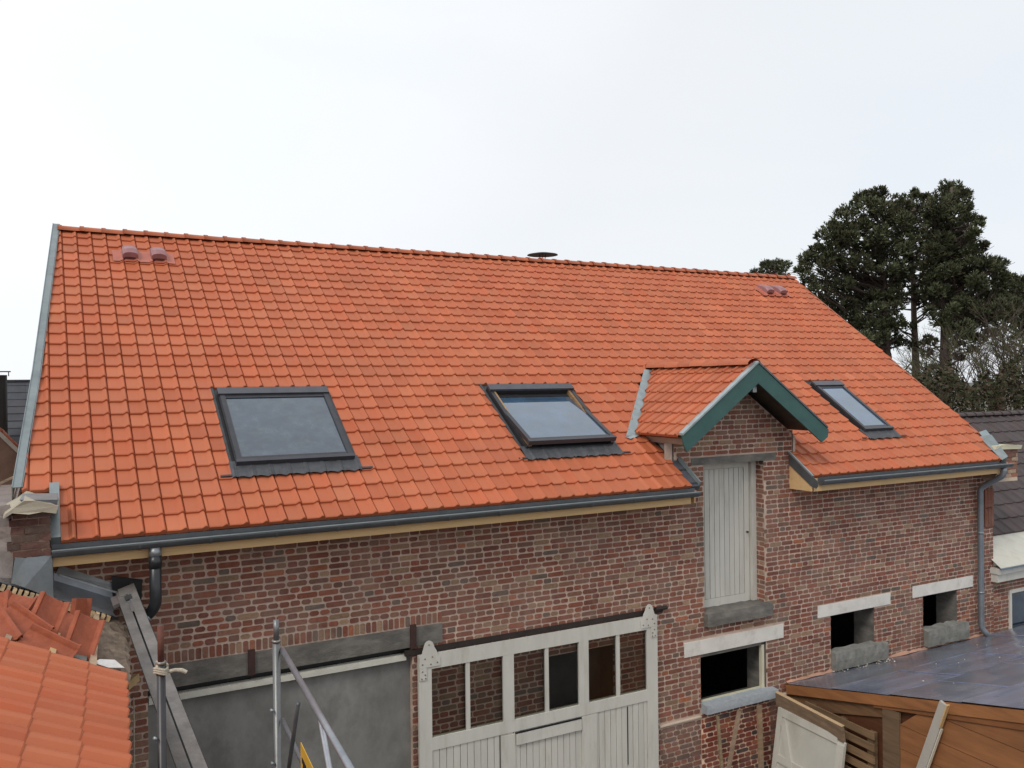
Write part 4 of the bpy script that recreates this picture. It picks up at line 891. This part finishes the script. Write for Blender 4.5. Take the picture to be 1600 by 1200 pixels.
mb = MB(); mb.box(WORLD, (14.745, -.0, -4.9), (14.80, .1, -3.73), 'white_paint', (1.1, 1.1, 1.1)); mb.box(WORLD, (14.80, .0, -3.78), (16.2, .1, -3.72), 'white_paint', (1.1, 1.1, 1.1)); S(mb, 'window_frame', nb)
onebox('window_pane', nb, (14.80, .08, -4.9), (16.2, .09, -3.78), 'glass_roof')
mb = MB(); mb.box(WORLD, (14.20, -.12, -3.50), (24, .02, -3.36), 'white_paint', (1.05, 1.05, 1.03)); mb.box(WORLD, (14.18, -.17, -3.355), (24, .02, -3.26), 'white_paint', (1.1, 1.1, 1.1)); S(mb, 'cornice', nb)
mb = MB(); mb.face([(14.16, -.22, -3.245), (24, -.22, -3.245), (24, .42, -2.86), (14.3, .42, -2.86)], 'white_stone', (.78, .80, .76)); mb.box(WORLD, (14.14, -.235, -3.262), (24, -.20, -3.235), 'zinc', (.9, .95, 1.1)); S(mb, 'gutter_lining', nb)
NRF = Fr((0, .42, -2.86), (1, 0, 0), V((0, 2.53, 1.98)).normalized(), V((0, -1.98, 2.53)).normalized())
mb = MB(); tiles(mb, NRF, lambda s: [(14.36, 26)], 14.36, .30, 0, 10, .33, m='brown_tile', lift=.03, smax=3.25, seed=63); ridge_row(mb, (14.36, 2.97, -.86), (26, 2.97, -.86), 36, .10, m='brown_tile', seed=4)
mb.face([(14.36, 2.97, -.86), (26, 2.97, -.86), (26, 5.6, -2.86), (14.36, 5.6, -2.86)], 'brown_tile'); S(mb, 'roof', nb)

# ================================================================== LEFT NEIGHBOURS
sh = thing('slate_house', (-6, 9, -6), 'house with dark slate roof behind the barn at the left edge', 'house')
SR = Fr((0, 6.9, -1.95), (1, 0, 0), V((0, 2.1, 2.08)).normalized(), V((0, -2.08, 2.1)).normalized())
mb = MB(); flat = [(0, .0, 0), (.02, .004, 0), (.98, .004, 0), (1, 0, 0)]
tiles(mb, SR, lambda s: [(-6.5, .05)], 0, .30, 0, 17, .176, m='slate', prof=flat, lift=.018, smax=2.95, seed=71); mb.face([(-6.5, 9, .14), (.3, 9, .14), (.3, 11, -1.9), (-6.5, 11, -1.9)], 'slate')
mb.box(WORLD, (-6.5, 8.94, .115), (.05, 9.04, .15), 'slate', (.8, .8, .8)); S(mb, 'roof', sh)
mb = MB(); mb.box(WORLD, (-6.4, 7.2, -6), (.0, 10.8, -1.95), 'plaster'); S(mb, 'wall', sh)
mb = MB(); mb.tube([(-.66, 7.8, -1.1), (-.66, 7.8, .22)], .11, 'black', 14); mb.box(WORLD, (-.80, 7.66, .27), (-.50, 7.94, .285), 'black'); mb.tube([(-.53, 7.8, .2), (-.53, 7.8, .28)], .008, 'black', 5); S(mb, 'chimney_pipe', sh, False)
ob = thing('old_outbuilding', (-1.5, 2.5, -6), 'old outbuilding with worn brown tiles and rough plastered wall beside the barn gable', 'building')
OR = Fr((-.22, 1.2, -1.36), V((0, 1, 0)), V((-.80, 0, .60)).normalized(), V((.60, 0, .80)))
mb = MB(); tiles(mb, OR, lambda s: [(-.6, 4.6)], 0, .22, 0, 6, .16, m='old_tile', prof=PROF2, lift=.02, seed=81); S(mb, 'roof', ob)
mb = MB()
VG = V((-.80, 0, .93)).normalized()
VF = Fr((-.20, 2.35, -.79), VG, V((0, 1, 0)), V((.93, 0, .80)).normalized())
for k in range(9): mb.box(VF, (k * .19, -.02, 0), (k * .19 + .2, .16, .03), 'tile', (.7, .7, .75), .006)
mb.box(VF, (-.1, -.10, -.03), (1.9, -.03, .01), 'plaster', (.8, .85, .8)); S(mb, 'verge_tiles', ob)
mb = MB(); mb.face([(-.20, 2.3, -.83), (-1.6, 2.3, .85), (-1.6, 2.3, -2), (-.20, 2.3, -2)], 'old_tile', (.8, .8, .8)); S(mb, 'gable_tiles', ob)
for z in (-.02, -.22):
    mb = MB(); mb.box(Fr((-.24, 1.9, -.93 + z), V((-.9, 0, -.42)).normalized(), (0, 1, 0)), (0, 0, -.012), (.9, .03, .012), 'wood_old', (1.3, 1.3, 1.3)); S(mb, 'batten', ob)
mb = MB(); n = 8; vs = []; rg = random.Random(6)
for i in range(n + 1):
    for j in range(n + 1): vs.append((-.26 - .9 * i / n + rg.uniform(-.02, .02), -.35 + rg.uniform(-.03, .03), -1.75 + .72 * j / n + rg.uniform(-.02, .02)))
mb.poly(vs, [(i * (n + 1) + j, (i + 1) * (n + 1) + j, (i + 1) * (n + 1) + j + 1, i * (n + 1) + j + 1) for i in range(n) for j in range(n)], 'plaster'); mb.box(WORLD, (-1.9, -.30, -6), (-.28, 1.9, -1.08), 'plaster', (.9, .9, .9)); mb.box(WORLD, (-1.2, -.30, -1.1), (-.25, 5.8, -1.35), 'plaster'); S(mb, 'wall', ob)

# ================================================================== TREES
def inpoly(x, y, P):
    c = False; j = len(P) - 1
    for i in range(len(P)):
        if (P[i][1] > y) != (P[j][1] > y) and x < (P[j][0] - P[i][0]) * (y - P[i][1]) / (P[j][1] - P[i][1]) + P[i][0]: c = not c
        j = i
    return c
def clump(mb, C, r, rg, tone, n=46):
    for _ in range(n):
        d = V((rg.gauss(0, 1), rg.gauss(0, 1), rg.gauss(0, .75))); d.normalize(); rr = r * rg.uniform(.35, 1.0) ** .6
        P = C + V((d.x, d.y, d.z * .8)) * rr
        k = tone * rg.uniform(.6, 1.35); col = (.068 * k + rg.uniform(0, .02), .084 * k, .044 * k)
        up = (d + V((0, 0, .9))).normalized()
        for b in range(5):
            t = (up + V((rg.uniform(-.8, .8), rg.uniform(-.8, .8), rg.uniform(-.5, .6)))).normalized(); sd = t.cross(V((rg.uniform(-1, 1), rg.uniform(-1, 1), rg.uniform(-1, 1)))).normalized() * rg.uniform(.018, .032)
            L_ = rg.uniform(.10, .21); mb.face([P - sd, P + sd, P + t * L_ + sd * .5, P + t * L_ - sd * .5], 'needle', col)
def pine(name_label, trunk, dist, polyg, nb_, seed, rpx=(9, 17), extra=(), tr=.20, bare=()):
    rg = random.Random(seed); base = far(trunk[0][0], 800, dist); base.z = -6
    t = thing('pine_tree', base, name_label, 'tree', 'tall pines behind the barn')
    pts = [base] + [far(x, y, dist) for x, y in trunk[1:]]; n = len(pts)
    q = MB(); q.tube(pts, [tr * (1.15 - .95 * i / (n - 1)) for i in range(n)], 'bark', 9); S(q, 'trunk', t, True)
    xs = [p[0] for p in polyg]; ys = [p[1] for p in polyg]; B = list(extra); tries = 0
    while len(B) < nb_ and tries < 6000:
        tries += 1; x, y = rg.uniform(min(xs), max(xs)), rg.uniform(min(ys), max(ys))
        if not inpoly(x, y, polyg): continue
        if any((x - a) ** 2 + (y - b) ** 2 < (7.5) ** 2 for a, b, *_ in B): continue
        B.append((x, y, rg.uniform(*rpx)))
    # clumps along the outline make the ragged edge
    for i in range(len(polyg)):
        a, b = polyg[i], polyg[(i + 1) % len(polyg)]
        if rg.random() < .8: B.append((a[0] + rg.uniform(-3, 3), a[1] + rg.uniform(-3, 3), rg.uniform(5, 9)))
    q = MB(); lb = MB(); s = dist / FPX
    tx = lambda y: float(np.interp(y, [p[1] for p in reversed(trunk)], [p[0] for p in reversed(trunk)]))
    for (x, y, rp) in B:
        dz = rg.uniform(-2.2, 2.2); P = far(x, y, dist + dz)
        clump(q, P, rp * s, rg, rg.uniform(.75, 1.3), int(24 + rp * 3.2))
        y2 = min(y + abs(x - tx(y)) * rg.uniform(.15, .5) + rg.uniform(5, 25), trunk[0][1]); A = far(tx(y2), y2, dist)
        M1 = A.lerp(P, .5) + V((rg.uniform(-.3, .3), rg.uniform(-.3, .3), rg.uniform(-.35, .1)))
        lb.tube([A, M1, P], [.06, .035, .015], 'bark', 4, (.8, .8, .8), cap=False)
        for _ in range(2): lb.tube([M1, P + V((rg.uniform(-.5, .5), rg.uniform(-.5, .5), rg.uniform(-.2, .4)))], [.02, .008], 'bark', 3, (.7, .7, .7), cap=False)
    for (x0, y0, x1, y1) in bare:
        A, Bq = far(x0, y0, dist), far(x1, y1, dist + rg.uniform(-1.5, 1.5)); M1 = A.lerp(Bq, .5) + V((0, 0, rg.uniform(-.2, .3)))
        lb.tube([A, M1, Bq], [.05, .035, .012], 'bark', 4, (.7, .7, .7), cap=False)
        for k in range(5):
            S0 = A.lerp(Bq, rg.uniform(.2, .95)); E0 = S0 + V((rg.uniform(-.8, .8), rg.uniform(-.8, .8), rg.uniform(-.5, .5))); lb.tube([S0, E0], [.015, .006], 'bark', 3, (.7, .7, .7), cap=False)
            for _ in range(2): lb.tube([E0, E0 + V((rg.uniform(-.4, .4), rg.uniform(-.4, .4), rg.uniform(-.3, .4)))], [.007, .004], 'bark', 3, (.7, .7, .7), cap=False)
    S(lb, 'branches', t); S(q, 'crown', t)
pine('left pine with a domed crown rising above the sloping roof edge', [(1386, 640), (1386, 560), (1383, 470), (1375, 380), (1368, 310)], 40,
     [(1246, 425), (1262, 400), (1282, 372), (1300, 350), (1320, 333), (1338, 315), (1352, 302), (1378, 298), (1400, 308), (1415, 330), (1418, 380), (1412, 430), (1400, 470), (1400, 535), (1372, 548), (1335, 522), (1300, 490), (1272, 455)],
     150, 5, extra=[(1372, 300, 10), (1275, 390, 10), (1258, 415, 10)], bare=[(1385, 540, 1345, 530), (1386, 560, 1352, 552), (1385, 525, 1410, 560), (1386, 575, 1362, 590), (1384, 515, 1340, 500), (1386, 590, 1410, 600)])
pine('middle pine between the domed pine and the tallest pine', [(1432, 650), (1431, 570), (1428, 490), (1425, 400), (1424, 312)], 43,
     [(1398, 325), (1414, 306), (1432, 308), (1448, 312), (1462, 335), (1470, 370), (1468, 410), (1474, 450), (1462, 480), (1440, 470), (1425, 440), (1412, 470), (1395, 510), (1380, 500), (1396, 450), (1404, 380)],
     62, 6, extra=[(1428, 300, 6), (1447, 308, 6), (1410, 535, 11), (1432, 540, 12), (1420, 510, 11), (1450, 530, 8)], bare=[(1430, 470, 1405, 455), (1430, 500, 1462, 470), (1430, 580, 1460, 600), (1430, 560, 1395, 590), (1430, 540, 1470, 560), (1428, 440, 1452, 430)])
pine('tallest pine at the right with layered ragged branches', [(1477, 660), (1476, 580), (1476, 500), (1480, 400), (1487, 292)], 39,
     [(1452, 345), (1463, 305), (1478, 292), (1490, 288), (1506, 300), (1509, 325), (1515, 345), (1522, 365), (1516, 385), (1530, 410), (1556, 408), (1572, 432), (1562, 455), (1582, 470), (1556, 492), (1522, 505), (1500, 520), (1474, 512), (1450, 485), (1446, 430), (1452, 390)],
     140, 7, extra=[(1517, 340, 8), (1530, 352, 6), (1522, 362, 8), (1532, 345, 5), (1518, 370, 6), (1533, 388, 7), (1537, 383, 6), (1568, 412, 7), (1560, 420, 8), (1500, 540, 8), (1455, 535, 9), (1532, 418, 8), (1545, 412, 7), (1512, 528, 10), (1530, 532, 10), (1548, 522, 11), (1498, 560, 7), (1448, 552, 8), (1520, 548, 7), (1460, 575, 6)], tr=.24, bare=[(1476, 520, 1510, 530), (1476, 540, 1440, 560), (1476, 560, 1530, 545), (1477, 590, 1515, 600), (1477, 610, 1450, 600)])
pine('dark pine cut off by the right edge of the photo', [(1612, 650), (1610, 560), (1612, 480), (1618, 425)], 46,
     [(1548, 462), (1562, 445), (1578, 434), (1600, 438), (1640, 420), (1690, 440), (1700, 500), (1640, 530), (1600, 520), (1560, 505)], 110, 8, extra=[(1545, 500, 12), (1530, 510, 11), (1560, 520, 10), (1590, 530, 12), (1575, 545, 9), (1520, 525, 9)], bare=[(1610, 540, 1570, 520), (1610, 560, 1560, 575)])
pine('pine whose top just shows over the right end of the ridge', [(1213, 560), (1212, 480), (1210, 412)], 55,
     [(1180, 424), (1195, 414), (1212, 412), (1230, 415), (1232, 440), (1220, 460), (1186, 450)], 26, 9, rpx=(5, 8))
def bare_tree(base_px, dist, h, seed, label, m='bark', spread=.55, depth=6, tone=(1, 1, 1), r0=.16):
    rg = random.Random(seed); B = far(base_px, 660, dist); B.z = -6
    t = thing('bare_tree', B, label, 'tree', 'leafless trees behind the barn'); q = MB(); q2 = MB()
    def grow(P, d, L_, r, k):
        E_ = P + d * L_; M1 = P.lerp(E_, .5) + V((rg.uniform(-.08, .08), rg.uniform(-.08, .08), 0)) * L_
        (q if k > depth - 1 else q2).tube([P, M1, E_], [r, r * .85, r * .7], m, 5 if r > .03 else 3, tone, cap=False)
        if k == 0: return
        for _ in range(3 if k > 2 else 3):
            nd = (d + V((rg.uniform(-1, 1), rg.uniform(-1, 1), rg.uniform(-.35, .6))) * spread).normalized()
            grow(P.lerp(E_, rg.uniform(.55, 1)), nd, L_ * rg.uniform(.6, .82), r * .62, k - 1)
    grow(B, V((rg.uniform(-.08, .08), 0, 1)).normalized(), h * .42, r0, depth)
    S(q, 'trunk', t); S(q2, 'branches', t)
bare_tree(1592, 33, 7.4, 3, 'leafless tree with mossy forked trunk at the right edge', 'bark_moss', .6, tone=(.8, .8, .85), r0=.13)
bare_tree(1545, 36, 7.6, 4, 'leafless dark twiggy tree right of the tallest pine', 'bark', .7, r0=.10)
bare_tree(1512, 38, 7.2, 12, 'leafless slender tree close beside the tallest pine trunk', 'bark', .75, r0=.08)
bare_tree(1450, 41, 7.8, 15, 'mossy leafless tree between the two right pine trunks', 'bark_moss', .5, depth=5, r0=.12)
bare_tree(1405, 42, 7.6, 19, 'thin leafless tree just above the sloping roof edge', 'bark', .7, depth=5, r0=.07)
bare_tree(1650, 35, 8.0, 23, 'tall leafless tree beyond the right edge', 'bark', .6, r0=.14)
# undergrowth and hedge
mb = MB(); rg = random.Random(99)
for i in range(21000):
    x = rg.uniform(1130, 1760); top = 588 + 14 * math.sin(x / 17) + 10 * math.sin(x / 7.3 + 2) + rg.uniform(-8, 8)
    y = top + abs(rg.gauss(0, 1)) * 45; d_ = rg.uniform(29, 37); P = far(x, y, d_)
    k = rg.uniform(.5, 1.5); c = random.choice([(.045, .042, .022), (.060, .045, .028), (.035, .045, .018), (.075, .055, .035)]); c = tuple(z * k for z in c)
    t = V((rg.uniform(-1, 1), rg.uniform(-1, 1), rg.uniform(-.6, 1))).normalized(); sd = t.cross(V((rg.uniform(-1, 1), rg.uniform(-1, 1), rg.uniform(-1, 1)))).normalized()
    L_ = rg.uniform(.06, .2); mb.face([P, P + sd * L_ * .35 + t * L_ * .5, P + t * L_, P - sd * L_ * .35 + t * L_ * .5], 'leaf', c)
tag(centre(mb.build('undergrowth')), 'tangled brown and olive undergrowth at the foot of the pines', 'undergrowth', kind='stuff')
# brick gate pillar glimpsed among the shrubs
P = far(1566, 634, 33.5); fb = thing('brick_pillar', (P.x, P.y, -6), 'pinkish brick pillar half hidden among the shrubs beyond the brown roof', 'pillar')
mb = MB(); mb.box(WORLD, (P.x - .17, P.y, -6), (P.x + .17, P.y + .35, P.z + .36), 'plaster', (.55, .33, .28), .05); S(mb, 'shaft', fb)
mb = MB(); mb.box(WORLD, (P.x - .2, P.y - .03, P.z + .40), (P.x + .2, P.y + .38, P.z + .46), 'brick', (.14, .06, .045), .01); S(mb, 'cap', fb)
